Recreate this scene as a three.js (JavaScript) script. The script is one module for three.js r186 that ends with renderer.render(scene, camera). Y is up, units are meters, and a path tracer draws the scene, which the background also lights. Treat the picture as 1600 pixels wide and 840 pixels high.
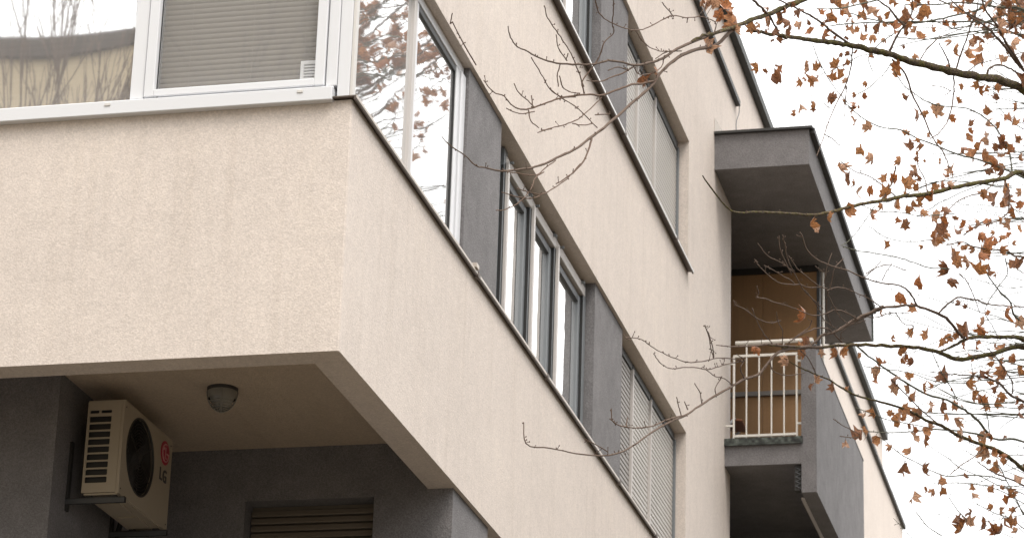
import * as THREE from 'three';
import { RoundedBoxGeometry } from 'three/addons/geometries/RoundedBoxGeometry.js';
import { mergeGeometries } from 'three/addons/utils/BufferGeometryUtils.js';
import { FontLoader } from 'three/addons/loaders/FontLoader.js';
import { TextGeometry } from 'three/addons/geometries/TextGeometry.js';

// ---------------------------------------------------------------- camera, sky, sun, exposure
const scene = new THREE.Scene();
const camera = new THREE.PerspectiveCamera(10.4765, 1600 / 840, 0.1, 900);
camera.rotation.order = 'YXZ';
camera.position.set(4.653, 1.6, 14.907);
camera.rotation.set(0.35921741, 0.24112514, 0.03264193);
camera.focus = 19.5; camera.userData.fStop = 6;

const renderer = new THREE.WebGLRenderer({ antialias: true });
renderer.setSize(1024, 537);
renderer.toneMapping = THREE.LinearToneMapping;
renderer.toneMappingExposure = 1.48;
renderer.shadowMap.enabled = true;

{ // overcast sky, three times brighter overhead than at the horizon
  const w = 64, h = 128, d = new Float32Array(w * h * 4);
  for (let j = 0; j < h; j++) {
    const el = ((j + 0.5) / h - 0.5) * Math.PI, s = Math.max(0, Math.sin(el));
    const L = 2.3 * (1 + 2 * s) / 3;
    for (let i = 0; i < w; i++) { const k = (j * w + i) * 4; d[k] = L * 1.0; d[k + 1] = L * 0.998; d[k + 2] = L * 1.0; d[k + 3] = 1; }
  }
  const t = new THREE.DataTexture(d, w, h, THREE.RGBAFormat, THREE.FloatType);
  t.mapping = THREE.EquirectangularReflectionMapping; t.magFilter = t.minFilter = THREE.LinearFilter; t.needsUpdate = true;
  scene.background = t; scene.environment = t;
}
const sun = new THREE.DirectionalLight(0xfff6ec, 1.5);
sun.position.set(20, 54, 12); sun.target.position.set(0, 8, -8);
sun.castShadow = true; sun.shadow.radius = 40; sun.shadow.mapSize.set(2048, 2048);
Object.assign(sun.shadow.camera, { left: -30, right: 30, top: 30, bottom: -30, near: 1, far: 120 });
scene.add(sun, sun.target);

// ---------------------------------------------------------------- helpers
const rng = (s) => () => { s |= 0; s = (s + 0x6d2b79f5) | 0; let t = Math.imul(s ^ (s >>> 15), 1 | s); t = (t + Math.imul(t ^ (t >>> 7), 61 | t)) ^ t; return ((t ^ (t >>> 14)) >>> 0) / 4294967296; };
const R0 = rng(71);
const V = (x, y, z) => new THREE.Vector3(x, y, z);
const taken = {};
const numbered = (n) => { const k = (taken[n] = (taken[n] ?? -1) + 1); return k ? `${n}_${String(k).padStart(3, '0')}` : n; };
function add(o, name, parent) {
  o.name = parent === scene ? numbered(name) : name;
  o.castShadow = o.receiveShadow = true; parent.add(o); return o;
}
const mesh = (name, geo, mat, parent = scene) => add(new THREE.Mesh(geo, mat), name, parent);
const group = (name, parent = scene, x = 0, y = 0, z = 0) => { const g = add(new THREE.Group(), name, parent); g.position.set(x, y, z); return g; };
function tag(o, label, category, grp, kind) { o.userData.label = label; o.userData.category = category; if (grp) o.userData.group = grp; if (kind) o.userData.kind = kind; return o; }
function metreUV(g, ox = 0, oy = 0, oz = 0) { // flat-shaded, uv in metres by the way each face points
  g = g.index ? g.toNonIndexed() : g; g.computeVertexNormals();
  const p = g.attributes.position, n = g.attributes.normal, uv = new Float32Array(p.count * 2);
  for (let i = 0; i < p.count; i++) {
    const x = p.getX(i) + ox, y = p.getY(i) + oy, z = p.getZ(i) + oz, ax = Math.abs(n.getX(i)), ay = Math.abs(n.getY(i)), az = Math.abs(n.getZ(i));
    if (az >= ax && az >= ay) { uv[2 * i] = x; uv[2 * i + 1] = y; } else if (ax >= ay) { uv[2 * i] = z; uv[2 * i + 1] = y; } else { uv[2 * i] = x; uv[2 * i + 1] = z; }
  }
  g.setAttribute('uv', new THREE.BufferAttribute(uv, 2)); return g;
}
function boxGeo(x0, x1, y0, y1, z0, z1) {
  const g = new THREE.BoxGeometry(Math.abs(x1 - x0), Math.abs(y1 - y0), Math.abs(z1 - z0));
  g.translate((x0 + x1) / 2, (y0 + y1) / 2, (z0 + z1) / 2); return metreUV(g);
}
const box = (name, mat, parent, ...b) => mesh(name, boxGeo(...b), mat, parent);
const joined = (list) => mergeGeometries(list.map((g) => { g = g.index ? g.toNonIndexed() : g; for (const k of Object.keys(g.attributes)) if (!['position', 'normal', 'uv'].includes(k)) g.deleteAttribute(k); return g; }));
function planGeo(pts, y0, y1) { // plan outline (x, z) raised from y0 to y1
  const s = new THREE.Shape(pts.map(([x, z]) => new THREE.Vector2(x, -z)));
  const g = new THREE.ExtrudeGeometry(s, { depth: y1 - y0, bevelEnabled: false }); g.rotateX(-Math.PI / 2); g.translate(0, y0, 0); return metreUV(g);
}

// periodic value noise for textures
function noise(period, seed) {
  const r = rng(seed), n = period, a = new Float32Array(n * n); for (let i = 0; i < n * n; i++) a[i] = r();
  return (u, v) => {
    const x = u * n, y = v * n, xi = Math.floor(x), yi = Math.floor(y), fx = x - xi, fy = y - yi, sx = fx * fx * (3 - 2 * fx), sy = fy * fy * (3 - 2 * fy);
    const x0 = ((xi % n) + n) % n, x1 = (x0 + 1) % n, y0 = (((yi % n) + n) % n) * n, y1 = (((yi + 1) % n + n) % n) * n;
    return (a[y0 + x0] * (1 - sx) + a[y0 + x1] * sx) * (1 - sy) + (a[y1 + x0] * (1 - sx) + a[y1 + x1] * sx) * sy;
  };
}
function noise2(nx, ny, seed) { // different periods across and up
  const r = rng(seed), a = new Float32Array(nx * ny); for (let i = 0; i < nx * ny; i++) a[i] = r();
  return (u, v) => {
    const x = u * nx, y = v * ny, xi = Math.floor(x), yi = Math.floor(y), fx = x - xi, fy = y - yi, sx = fx * fx * (3 - 2 * fx), sy = fy * fy * (3 - 2 * fy);
    const x0 = xi % nx, x1 = (xi + 1) % nx, y0 = (yi % ny) * nx, y1 = ((yi + 1) % ny) * nx;
    return (a[y0 + x0] * (1 - sx) + a[y0 + x1] * sx) * (1 - sy) + (a[y1 + x0] * (1 - sx) + a[y1 + x1] * sx) * sy;
  };
}
function tex(w, h, metres, color, f) { // f(u, v) -> [r, g, b] in 0..1 (display values for colour maps)
  const d = new Uint8Array(w * h * 4);
  for (let j = 0; j < h; j++) for (let i = 0; i < w; i++) {
    const c = f((i + 0.5) / w, (j + 0.5) / h), k = (j * w + i) * 4;
    for (let q = 0; q < 3; q++) d[k + q] = Math.max(0, Math.min(255, (c.length ? c[q] : c) * 255)); d[k + 3] = 255;
  }
  const t = new THREE.DataTexture(d, w, h); t.wrapS = t.wrapT = THREE.RepeatWrapping; t.magFilter = THREE.LinearFilter; t.minFilter = THREE.LinearMipmapLinearFilter; t.generateMipmaps = true;
  if (color) t.colorSpace = THREE.SRGBColorSpace;
  t.repeat.set(1 / metres, 1 / metres); t.needsUpdate = true; return t;
}
const n8 = noise(8, 1), n24 = noise(24, 2), n90 = noise(90, 3), n400 = noise(400, 4), n900 = noise(900, 5), st1 = noise2(70, 3, 6), st2 = noise2(190, 6, 7), st3 = noise2(24, 2, 8);
const beigeMap = tex(2048, 2048, 6, true, (u, v) => {
  const grain = (n900(u, v) - 0.5) * 0.10 + (n400(u, v) - 0.5) * 0.03;
  const patch = (n8(u, v) - 0.5) * 0.022 + (n24(u, v) - 0.5) * 0.015 + (n90(u, v) - 0.5) * 0.022;
  const run = Math.max(0, st1(u, v) - 0.55) * Math.max(0, st3(u, v) - 0.3) * 0.10 + Math.max(0, st2(u, v) - 0.62) * 0.05;
  const k = 0.94 + grain + patch - run;
  return [k, k * (1 - run * 0.12), k * (1 - run * 0.3 - Math.max(0, patch) * 0.2)];
});
const greyMap = tex(1024, 1024, 2.4, true, (u, v) => {
  const k = 0.86 + (n400(u, v) - 0.5) * 0.17 + (n900(u, v) - 0.5) * 0.17 + (n24(u, v) - 0.5) * 0.07 + (n8(u, v) - 0.5) * 0.05; return [k, k, k];
});
const grainBump = tex(1024, 1024, 2.4, false, (u, v) => n400(u, v) * 0.65 + n900(u, v) * 0.2 + n90(u, v) * 0.15);
const std = (rgb, roughness = 0.8, o = {}) => new THREE.MeshStandardMaterial({ color: new THREE.Color().setRGB(...rgb), roughness, ...o });
const stucco = (rgb, map, bump) => std(rgb, 0.95, { map, bumpMap: grainBump, bumpScale: bump });

const M = {
  beige: stucco([0.74, 0.658, 0.592], beigeMap, 0.0013),
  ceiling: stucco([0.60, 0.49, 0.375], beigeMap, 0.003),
  grey: stucco([0.25, 0.24, 0.242], greyMap, 0.0025),
  inner: std([0.35, 0.32, 0.28], 0.9),
  brownMetal: std([0.12, 0.095, 0.08], 0.5, { metalness: 0.3 }),
  lip: std([0.55, 0.49, 0.43], 0.4, { metalness: 0.2 }),
  lipWhite: std([0.78, 0.77, 0.75], 0.35),
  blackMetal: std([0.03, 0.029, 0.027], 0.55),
  roofMetal: std([0.035, 0.038, 0.034], 0.6),
  white: std([0.70, 0.71, 0.73], 0.3),
  whiteDull: std([0.62, 0.6, 0.57], 0.5),
  seal: std([0.02, 0.02, 0.02], 0.7),
  frameGrey: std([0.20, 0.215, 0.225], 0.45, { metalness: 0.2 }),
  frameDark: std([0.08, 0.085, 0.09], 0.45, { metalness: 0.2 }),
  rail: std([0.52, 0.49, 0.465], 0.45),
  railWhite: std([0.74, 0.71, 0.65], 0.45),
  shutter: std([0.49, 0.465, 0.43], 0.5),
  shutterDark: std([0.27, 0.25, 0.23], 0.5),
  shutterBrown: std([0.15, 0.125, 0.095], 0.55),
  blind: std([0.115, 0.098, 0.08], 0.6),
  panel: std([0.46, 0.265, 0.125], 0.7),
  copper: std([0.125, 0.125, 0.115], 0.7),
  plasticBeige: std([0.42, 0.36, 0.27], 0.45),
  guard: std([0.035, 0.032, 0.028], 0.5),
  red: std([0.42, 0.02, 0.05], 0.4),
  logoGrey: std([0.06, 0.055, 0.055], 0.5),
  logoWhite: std([0.75, 0.72, 0.68], 0.4),
  steel: std([0.45, 0.45, 0.44], 0.35, { metalness: 0.8 }),
  lampGlass: new THREE.MeshPhysicalMaterial({ color: new THREE.Color().setRGB(0.5, 0.5, 0.46), roughness: 0.25, transmission: 0.5, thickness: 0 }),
  wood: std([0.25, 0.10, 0.045], 0.6),
  asphalt: std([0.10, 0.09, 0.08], 0.95),
  grass: std([0.10, 0.08, 0.05], 1),
  oppWall: std([0.44, 0.36, 0.235], 0.9),
  oppRoof: std([0.045, 0.03, 0.022], 0.8),
};
// copper and brown panel: blotches and grain
M.copper.map = tex(256, 256, 0.8, true, (u, v) => { const k = 0.55 + 0.7 * (n24(u, v) - 0.3) + 0.3 * (n90(u, v) - 0.5); return [k * 0.93, k, k * 0.97]; });
M.panel.map = tex(512, 512, 3, true, (u, v) => { const k = 0.9 + (n8(u, v) - 0.5) * 0.16 + (st2(u * 0.999, v * 0.999) - 0.5) * 0.04 + (n400(u, v) - 0.5) * 0.06; return [k, k, k]; });
const waveBump = tex(512, 512, 1.6, false, (u, v) => 0.5 + 0.55 * (noiseA(u, v) - 0.5) + 0.14 * (noiseB(u, v) - 0.5));
function noiseA(u, v) { return (noiseA.f ??= noise2(2, 7, 21))(u, v); }
function noiseB(u, v) { return (noiseB.f ??= noise2(3, 22, 22))(u, v); }
const glass = (metalness, bump) => new THREE.MeshPhysicalMaterial({ color: 0xffffff, roughness: 0.015, metalness, transmission: 1, thickness: 0, ior: 1.52, bumpMap: bump ? waveBump : null, bumpScale: bump || 1 });
M.glassFront = glass(0.2, 0.0001);
M.glassFixed = glass(0.84, 0.0001);
M.glassSide = glass(0.8, 0.0022);
M.glassCasement = glass(0.85, 0.0035);

// ---------------------------------------------------------------- ground and street
function sheet(name, mat, x0, x1, z0, z1, y) {
  const g = new THREE.PlaneGeometry(x1 - x0, z1 - z0); g.rotateX(-Math.PI / 2); g.translate((x0 + x1) / 2, y, (z0 + z1) / 2);
  const o = mesh(name, g, mat); o.userData.kind = 'structure'; return o;
}
sheet('ground', M.grass, -400, 400, -400, 400, 0);
sheet('road', M.asphalt, -60, 60, 6, 24, 0.004);
sheet('path', M.asphalt, 1.2, 3.2, -60, 6, 0.004);

// ---------------------------------------------------------------- the apartment building
const house = group('apartment_building');
tag(house, 'beige stuccoed apartment building with grey panels between its window bands', 'building');
const Z_END = -13.67, REC = -11.1;
// facade bands: an L in plan round the corner, with a small chamfer on the corner itself
for (const [y0, y1] of [[3.88, 5.42], [6.93, 8.47], [9.91, 11.52], [12.89, 15.2]])
  mesh('wall', planGeo([[-8, 0], [-0.008, 0], [0, -0.008], [0, Z_END], [-0.2, Z_END], [-0.2, -0.2], [-8, -0.2]], y0, y1), M.beige, house);
box('wall', M.beige, house, -0.2, 0, 0, 3.88, Z_END, 0);
box('wall', M.beige, house, -8, -0.2, 0, 3.88, -0.2, 0);
for (const [y0, y1] of [[5.42, 6.93], [8.47, 9.91], [11.52, 12.89]]) {
  box('wall', M.beige, house, -0.2, 0, y0, y1, Z_END, REC);
  box('pilaster', M.grey, house, -0.2, -0.03, y0, y1, -3.69, -2.74);
  box('pilaster', M.grey, house, -0.2, -0.03, y0, y1, -8.14, -7.0);
}
box('wall', M.beige, house, -0.2, 0, 13.22, 15.2, -17.5, Z_END);
box('wall', M.beige, house, -0.2, 0, 0, 15.2, -28.2, -17.5);
box('wall', M.beige, house, -0.2, 0, 0, 14.56, -31, -28.2);
// inner walls, floors and roof
box('inner_wall', M.inner, house, -3.4, -3.2, 0, 15.1, -31, -2.94);
box('inner_wall', M.inner, house, -8, -7.8, 0, 15.1, -2.94, -0.2);
box('inner_wall', M.inner, house, -3.2, -0.2, 0, 14.5, -31, -30.8);
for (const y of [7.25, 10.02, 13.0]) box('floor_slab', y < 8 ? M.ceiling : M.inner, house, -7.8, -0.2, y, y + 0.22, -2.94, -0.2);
for (const y of [4.1, 7.15, 10.02, 13.0]) box('floor_slab', M.inner, house, -3.2, -0.2, y, y + 0.22, Z_END, -2.94);
box('floor_slab', M.inner, house, -7.8, -0.2, 4.1, 4.32, -2.94, -0.2);
box('roof', M.roofMetal, house, -8, -0.2, 15.1, 15.18, -2.94, -0.2);
box('roof', M.roofMetal, house, -3.4, -0.2, 15.1, 15.18, -28.2, -2.94);
box('inner_wall', M.inner, house, -7.8, -0.2, 7.48, 15.05, -2.94, -2.78);
// the open loggia under the corner: back wall (with the window recess), left block
const LB = -2.74;
box('loggia_wall', M.grey, house, -2.1, -1.44, 4.32, 7.25, -2.94, LB);
box('loggia_wall', M.grey, house, -0.56, -0.2, 4.32, 7.25, -2.94, LB);
box('loggia_wall', M.grey, house, -1.44, -0.56, 6.89, 7.25, -2.94, LB);
box('loggia_wall', M.grey, house, -1.44, -0.56, 4.32, 5.2, -2.94, LB);
box('loggia_wall', M.grey, house, -7.8, -2.1, 4.32, 7.25, -2.94, -1.05);
// roller shutter in the recess
{
  const sh = group('roller_shutter', house, -1.0, 5.2, LB - 0.13);
  const g = new RoundedBoxGeometry(0.87, 0.041, 0.02, 2, 0.008);
  for (let k = 0; k < 33; k++) { const s = mesh('slat', g, M.shutterBrown, sh); s.position.set(0, 0.02 + k * 0.0505, 0); s.rotation.x = -0.22; }
  box('backing', M.shutterBrown, sh, -0.439, 0.439, 0, 1.69, -0.06, -0.03);
}

// upper front: plain grey infill behind the glazed corner storey and above
box('front_wall', M.grey, house, -7.8, -2.75, 8.47, 9.91, -0.3, -0.2);
box('front_wall', M.grey, house, -7.8, -0.2, 11.52, 12.89, -0.3, -0.2);
box('side_wall', M.grey, house, -0.3, -0.2, 11.52, 12.89, -2.74, -0.3);

// window-sill flashings: dark sheet with a pale front lip
function sill(y, z0, z1, out, edge, front) {
  const s = group('sill_flashing', house);
  box('sheet', M.brownMetal, s, -0.2, out, y + 0.004, y + 0.012, z1, z0 + out);
  box('lip', M.brownMetal, s, out - 0.012, out - 0.0005, y - 0.016, y + 0.003, z1, z0 + out);
  box('lip_edge', edge, s, out + 0.0005, out + 0.003, y - 0.006, y + 0.013, z1, z0 + out);
  if (front) box('sheet', M.brownMetal, s, -8, -0.201, y + 0.004, y + 0.012, -0.2, out);
}
sill(8.472, 0, REC, 0.032, M.lip, true); sill(11.522, 0, REC, 0.056, M.lipWhite, false); sill(5.422, 0, REC, 0.032, M.lip, true);
// joints in the flashing and a lifted joint clip
for (const z of [-2.95, -5.1, -7.85, -9.5]) box('flashing_joint', M.brownMetal, house, 0.012, 0.0385, 8.452, 8.489, z - 0.03, z + 0.03);
for (const z of [-4.8, -7.7, -10.2]) box('flashing_joint', M.brownMetal, house, 0.035, 0.0605, 11.5, 11.539, z - 0.03, z + 0.03);
{ const c = box('joint_clip', M.lip, house, 0.01, 0.048, 8.4895, 8.52, -2.9, -2.83); c.rotation.z = 0; }

// ---- eaves: lower ledge and coping above it
function eave(name, mat, y, h, out, z0, z1, step) {
  const e = group(name, house);
  for (let z = z0; z > z1 + 0.01; z -= step) { const q = Math.max(z1, z - step + 0.004); box('segment', mat, e, 0.0015, out + R0() * 0.004, y, y + h + R0() * 0.006, q, z); }
}
eave('roof_ledge', M.blackMetal, 14.5, 0.055, 0.05, 0, -13.94, 2.0);
eave('roof_ledge', M.blackMetal, 14.5, 0.055, 0.05, -17.0, -31.02, 2.0);
eave('roof_coping', M.roofMetal, 15.14, 0.10, 0.075, 0, -28.25, 1.15);

// ---- PVC glazing of the corner storey
function pane(name, mat, parent, x0, x1, y0, y1, z, axis, bow = 0) { // bow: how far the sealed unit is drawn in at its middle
  const g = new THREE.PlaneGeometry(x1 - x0, y1 - y0, bow ? 24 : 1, bow ? 24 : 1), p = g.attributes.position, uv = g.attributes.uv;
  if (bow) { for (let i = 0; i < p.count; i++) { const u = (p.getX(i) * 2) / (x1 - x0), v = (p.getY(i) * 2) / (y1 - y0); p.setZ(i, -bow * (1 - u * u) * (1 - v * v)); } g.computeVertexNormals(); }
  if (axis === 'x') { g.rotateY(Math.PI / 2); g.translate(z, (y0 + y1) / 2, (x0 + x1) / 2); } else g.translate((x0 + x1) / 2, (y0 + y1) / 2, z);
  for (let i = 0; i < p.count; i++) uv.setXY(i, axis === 'x' ? p.getZ(i) : p.getX(i), p.getY(i));
  return mesh(name, g, mat, parent);
}
const rb = (name, mat, parent, x0, x1, y0, y1, z0, z1, r = 0.006) => { const g = new RoundedBoxGeometry(x1 - x0, y1 - y0, z1 - z0, 2, r); g.translate((x0 + x1) / 2, (y0 + y1) / 2, (z0 + z1) / 2); return mesh(name, g, mat, parent); };
{
  const f = group('front_glazing', house);
  rb('bottom_rail', M.white, f, -2.75, -0.112, 8.458, 8.545, -0.06, 0.05);
  rb('bottom_bead', M.white, f, -2.75, -0.115, 8.545, 8.562, -0.06, 0.012);
  rb('top_rail', M.white, f, -2.75, -0.03, 9.83, 9.908, -0.06, 0.0);
  rb('mullion', M.white, f, -1.375, -1.29, 8.562, 9.83, -0.06, 0.012);
  rb('frame_post', M.white, f, -0.165, -0.098, 8.562, 9.83, -0.06, 0.012);
  rb('corner_post', M.white, f, -0.096, -0.022, 8.487, 9.83, -0.075, 0.004);
  rb('corner_cover', M.whiteDull, f, -0.021, -0.002, 8.487, 9.83, -0.06, -0.003, 0.003);
  rb('frame_post', M.white, f, -2.75, -2.66, 8.562, 9.83, -0.06, 0.012);
  // opening sash on the right
  const sa = group('sash', f);
  rb('stile', M.white, sa, -1.284, -1.222, 8.566, 9.826, -0.05, 0.026);
  rb('stile', M.white, sa, -0.232, -0.171, 8.566, 9.826, -0.05, 0.026);
  rb('rail', M.white, sa, -1.222, -0.232, 8.566, 8.612, -0.05, 0.026);
  rb('rail', M.white, sa, -1.222, -0.232, 9.77, 9.826, -0.05, 0.026);
  pane('pane', M.glassFront, f, -1.222, -0.232, 8.612, 9.77, -0.028, 'z', 0.002);
  pane('pane', M.glassFixed, f, -2.66, -1.375, 8.562, 9.83, -0.03, 'z', 0.0021);
  for (const [x0, x1, y0, y1] of [[-1.222, -0.232, 8.606, 8.615], [-2.66, -1.375, 8.56, 8.568]]) box('gasket', M.seal, f, x0, x1, y0, y1, -0.027, -0.016);
  for (const [x, y] of [[-1.222, 9.2], [-0.235, 9.2]]) box('gasket', M.seal, f, x, x + 0.004, 8.612, 9.77, -0.027, -0.016);
  for (const x of [-1.495, -0.305]) rb('drain_cap', M.whiteDull, f, x - 0.018, x + 0.018, 8.512, 8.53, 0.048, 0.055, 0.002);
  const arrow = new THREE.CylinderGeometry(0.014, 0.014, 0.004, 3); arrow.rotateX(Math.PI / 2); arrow.rotateZ(Math.PI); arrow.translate(-1.2, 8.556, 0.014); mesh('drain_mark', arrow, M.seal, f);
  // venetian blinds behind the panes
  for (const [x0, x1] of [[-1.25, -0.2], [-2.7, -1.36]]) {
    const b = group('venetian_blind', house, (x0 + x1) / 2, 8.5, -0.135);
    const prof = []; for (let i = 0; i <= 6; i++) { const a = (i / 6 - 0.5); prof.push(new THREE.Vector2(-0.006 + 0.024 * a * a * 2, a * 0.041)); }
    const s = new THREE.Shape([...prof, ...prof.slice().reverse().map((p) => new THREE.Vector2(p.x - 0.0015, p.y))]);
    const g = new THREE.ExtrudeGeometry(s, { depth: x1 - x0, bevelEnabled: false }); g.rotateY(Math.PI / 2); g.translate(-(x1 - x0) / 2, 0, 0);
    for (let k = 0; k < 40; k++) { const m = mesh('slat', g, M.blind, b); m.position.y = 0.02 + k * 0.0345; m.rotation.x = 0.32 + (R0() - 0.5) * 0.03; m.rotation.z = (R0() - 0.5) * 0.0012; }
    for (const q of [-0.32, 0.05, 0.36]) box('ladder_cord', M.blind, b, q * (x1 - x0), q * (x1 - x0) + 0.002, 0, 1.4, 0.022, 0.024);
  }
  // side glazing
  const s = group('side_glazing', house);
  rb('bottom_rail', M.white, s, -0.13, -0.06, 8.486, 8.535, -2.72, -0.08);
  rb('top_rail', M.white, s, -0.13, -0.065, 9.835, 9.905, -2.72, -0.08);
  rb('mullion', M.rail, s, -0.13, -0.062, 8.535, 9.835, -1.5, -1.44, 0.004);
  rb('frame_post', M.white, s, -0.13, -0.05, 8.535, 9.835, -2.735, -2.62);
  const sb = group('sash', s);
  rb('stile', M.white, sb, -0.12, -0.062, 8.54, 9.83, -2.61, -2.53);
  rb('stile', M.white, sb, -0.12, -0.068, 8.54, 9.83, -1.56, -1.505);
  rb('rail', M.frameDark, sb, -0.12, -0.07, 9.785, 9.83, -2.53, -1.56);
  rb('rail', M.white, sb, -0.12, -0.07, 8.54, 8.575, -2.53, -1.56);
  pane('pane', M.glassSide, s, -2.53, -1.56, 8.575, 9.785, -0.085, 'x');
  pane('pane', M.glassSide, s, -1.44, -0.08, 8.535, 9.835, -0.085, 'x');
  box('gasket', M.seal, s, -0.084, -0.072, 8.575, 9.785, -2.53, -2.515);
}
{ // louvred appliance standing between glass and blind
  const a = group('louvred_heater', scene, -0.265, 8.4855, -0.0815);
  tag(a, 'small white slatted appliance behind the corner window pane', 'heater');
  box('casing', M.frameGrey, a, -0.085, 0.085, 0, 0.285, -0.018, 0.0);
  const fr = [[-0.085, -0.066, 0, 0.285], [0.07, 0.085, 0, 0.285], [-0.066, 0.07, 0.263, 0.285], [-0.066, 0.07, 0, 0.012]];
  for (const [x0, x1, y0, y1] of fr) box('rim', M.white, a, x0, x1, y0, y1, 0.001, 0.014);
  for (let k = 0; k < 13; k++) box('louvre', M.white, a, -0.066, 0.07, 0.016 + k * 0.019, 0.026 + k * 0.019, 0.002, 0.011);
}

// ---- casement windows and roller shutters of the side facade
function casements(y0, y1) {
  const w = group('casement_window', house);
  const edges = [-3.3, -4.15, -5.0, -5.85, -6.94];
  for (let i = 0; i < edges.length; i++) {
    const z = edges[i], last = i === edges.length - 1;
    rb('mullion', M.frameGrey, w, -0.20, -0.105, y0 + 0.02, y1 - 0.01, z - 0.05, z + 0.05, 0.004);
    if (z < -3.7) { rb('sash_stile', M.frameGrey, w, -0.195, -0.128, y0 + 0.03, y1 - 0.16, z + 0.052, z + 0.12, 0.008); box('gasket', M.seal, w, -0.125, -0.106, y0 + 0.03, y1 - 0.15, z + 0.0505, z + 0.058); }
    if (!last) rb('sash_stile', M.frameGrey, w, -0.195, -0.128, y0 + 0.03, y1 - 0.16, z - 0.12, z - 0.052, 0.008);
    if (!last && i > 0) rb('guide_rail', M.rail, w, -0.100, -0.076, y0 + 0.015, y1 - 0.12, z - 0.022, z + 0.022, 0.003);
  }
  for (let i = 0; i < 4; i++) {
    const a = edges[i + 1], b = edges[i];
    pane('pane', M.glassCasement, w, a + 0.12, b - 0.12, y0 + 0.09, y1 - 0.22, -0.155, 'x');
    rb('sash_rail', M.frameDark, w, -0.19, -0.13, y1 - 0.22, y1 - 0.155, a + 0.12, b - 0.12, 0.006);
    rb('sash_rail', M.frameGrey, w, -0.19, -0.13, y0 + 0.03, y0 + 0.09, a + 0.12, b - 0.12, 0.006);
    if (i) { rb('shutter_box', M.rail, w, -0.145, -0.098, y1 - 0.145, y1 - 0.06, a + 0.004, b - 0.004, 0.008); for (const q of [0.12, 0.85]) { const c = new THREE.CylinderGeometry(0.012, 0.012, 0.03, 8); c.rotateZ(Math.PI / 2); c.translate(-0.085, y1 - 0.075, b + (a - b) * q); mesh('bracket', c, M.frameGrey, w); } }
  }
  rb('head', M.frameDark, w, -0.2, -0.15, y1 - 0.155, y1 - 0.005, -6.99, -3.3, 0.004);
  rb('curtain', M.shutterDark, w, -0.82, -0.8, y0, y1, -6.9, -3.4, 0.004);
}
function shutters(y0, y1, first) {
  const pitch = 0.046, g = {};
  const bays = [[-8.15, -8.98, first], [-9.02, -9.84, M.shutter], [-9.88, -11.06, M.shutter]];
  for (const [a, b, mat] of bays) {
    const len = a - b, s = group('roller_shutter', house, -0.125, y0 + 0.02, (a + b) / 2);
    const geo = new RoundedBoxGeometry(0.016, pitch - 0.007, len, 2, 0.007);
    const n = Math.floor((y1 - y0 - 0.1) / pitch);
    for (let k = 0; k < n; k++) mesh('slat', geo, mat, s).position.set(0, pitch * (k + 0.5), 0);
    box('backing', M.shutterDark, s, -0.03, -0.012, 0, y1 - y0 - 0.06, -len / 2, len / 2);
    rb('head_box', M.frameDark, s, -0.06, 0.02, n * pitch + 0.004, y1 - y0 - 0.03, -len / 2, len / 2, 0.006);
  }
  for (const z of [-9.0, -9.86, -11.08]) rb('guide_rail', z < -11 ? M.frameGrey : M.rail, house, -0.145, -0.095, y0 + 0.014, y1 - 0.07, z - 0.018, z + 0.018, 0.003);
}
casements(8.47, 9.91); casements(11.52, 12.89); shutters(8.47, 9.91, M.shutterDark); shutters(11.52, 12.89, M.shutter);
casements(5.42, 6.93); shutters(5.42, 6.93, M.shutter);
for (const y of [5.42, 8.47, 11.52]) box('window_board', M.inner, house, -0.3, -0.2, y - 0.2, y + 0.003, REC, -2.94);

// ---- balconies
{
  const r = group('balcony_roof', house);
  box('slab', M.grey, r, 0.001, 0.98, 13.2, 13.585, -18.1, -12.58);
  box('soffit', M.grey, r, -1.8, 0.0005, 13.2, 13.218, -17.5, Z_END);
  box('cap_front', M.blackMetal, r, 0.001, 1.02, 13.586, 13.612, -12.60, -12.54);
  box('cap_side', M.blackMetal, r, 0.94, 1.035, 13.555, 13.612, -18.14, -12.601);
  box('cap_top', M.blackMetal, r, 0.001, 0.939, 13.586, 13.606, -18.14, -12.601);
  box('end_trim', M.copper, r, 0.001, 1.0, 13.20, 13.586, -18.13, -18.101);
}
box('recess_wall', M.grey, house, -2.0, -1.8, 0, 13.2, -17.5, Z_END);
box('recess_wall', M.grey, house, -2.0, -0.2, 0, 15.1, Z_END, Z_END + 0.12);
box('recess_wall', M.grey, house, -2.0, -0.2, 0, 15.1, -17.62, -17.5);
{
  const p = group('privacy_screen', house);
  for (const [a, b] of [[-1.79, -0.62], [-0.616, 0.06], [0.064, 0.665]]) box('board', M.panel, p, a, b, 10.5, 13.13, -15.54, -15.5);
  box('top_beam', M.blackMetal, p, -1.79, 0.69, 13.131, 13.199, -15.56, -15.47);
  box('rail', M.shutterDark, p, -1.79, 0.67, 11.7, 11.75, -15.5, -15.46);
  box('edge_trim', M.frameDark, p, 0.666, 0.70, 10.5, 13.13, -15.55, -15.49);
  const post = new THREE.CylinderGeometry(0.016, 0.016, 2.62, 10); post.translate(0.735, 11.81, -15.5); mesh('post', post, M.railWhite, p);
}
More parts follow.
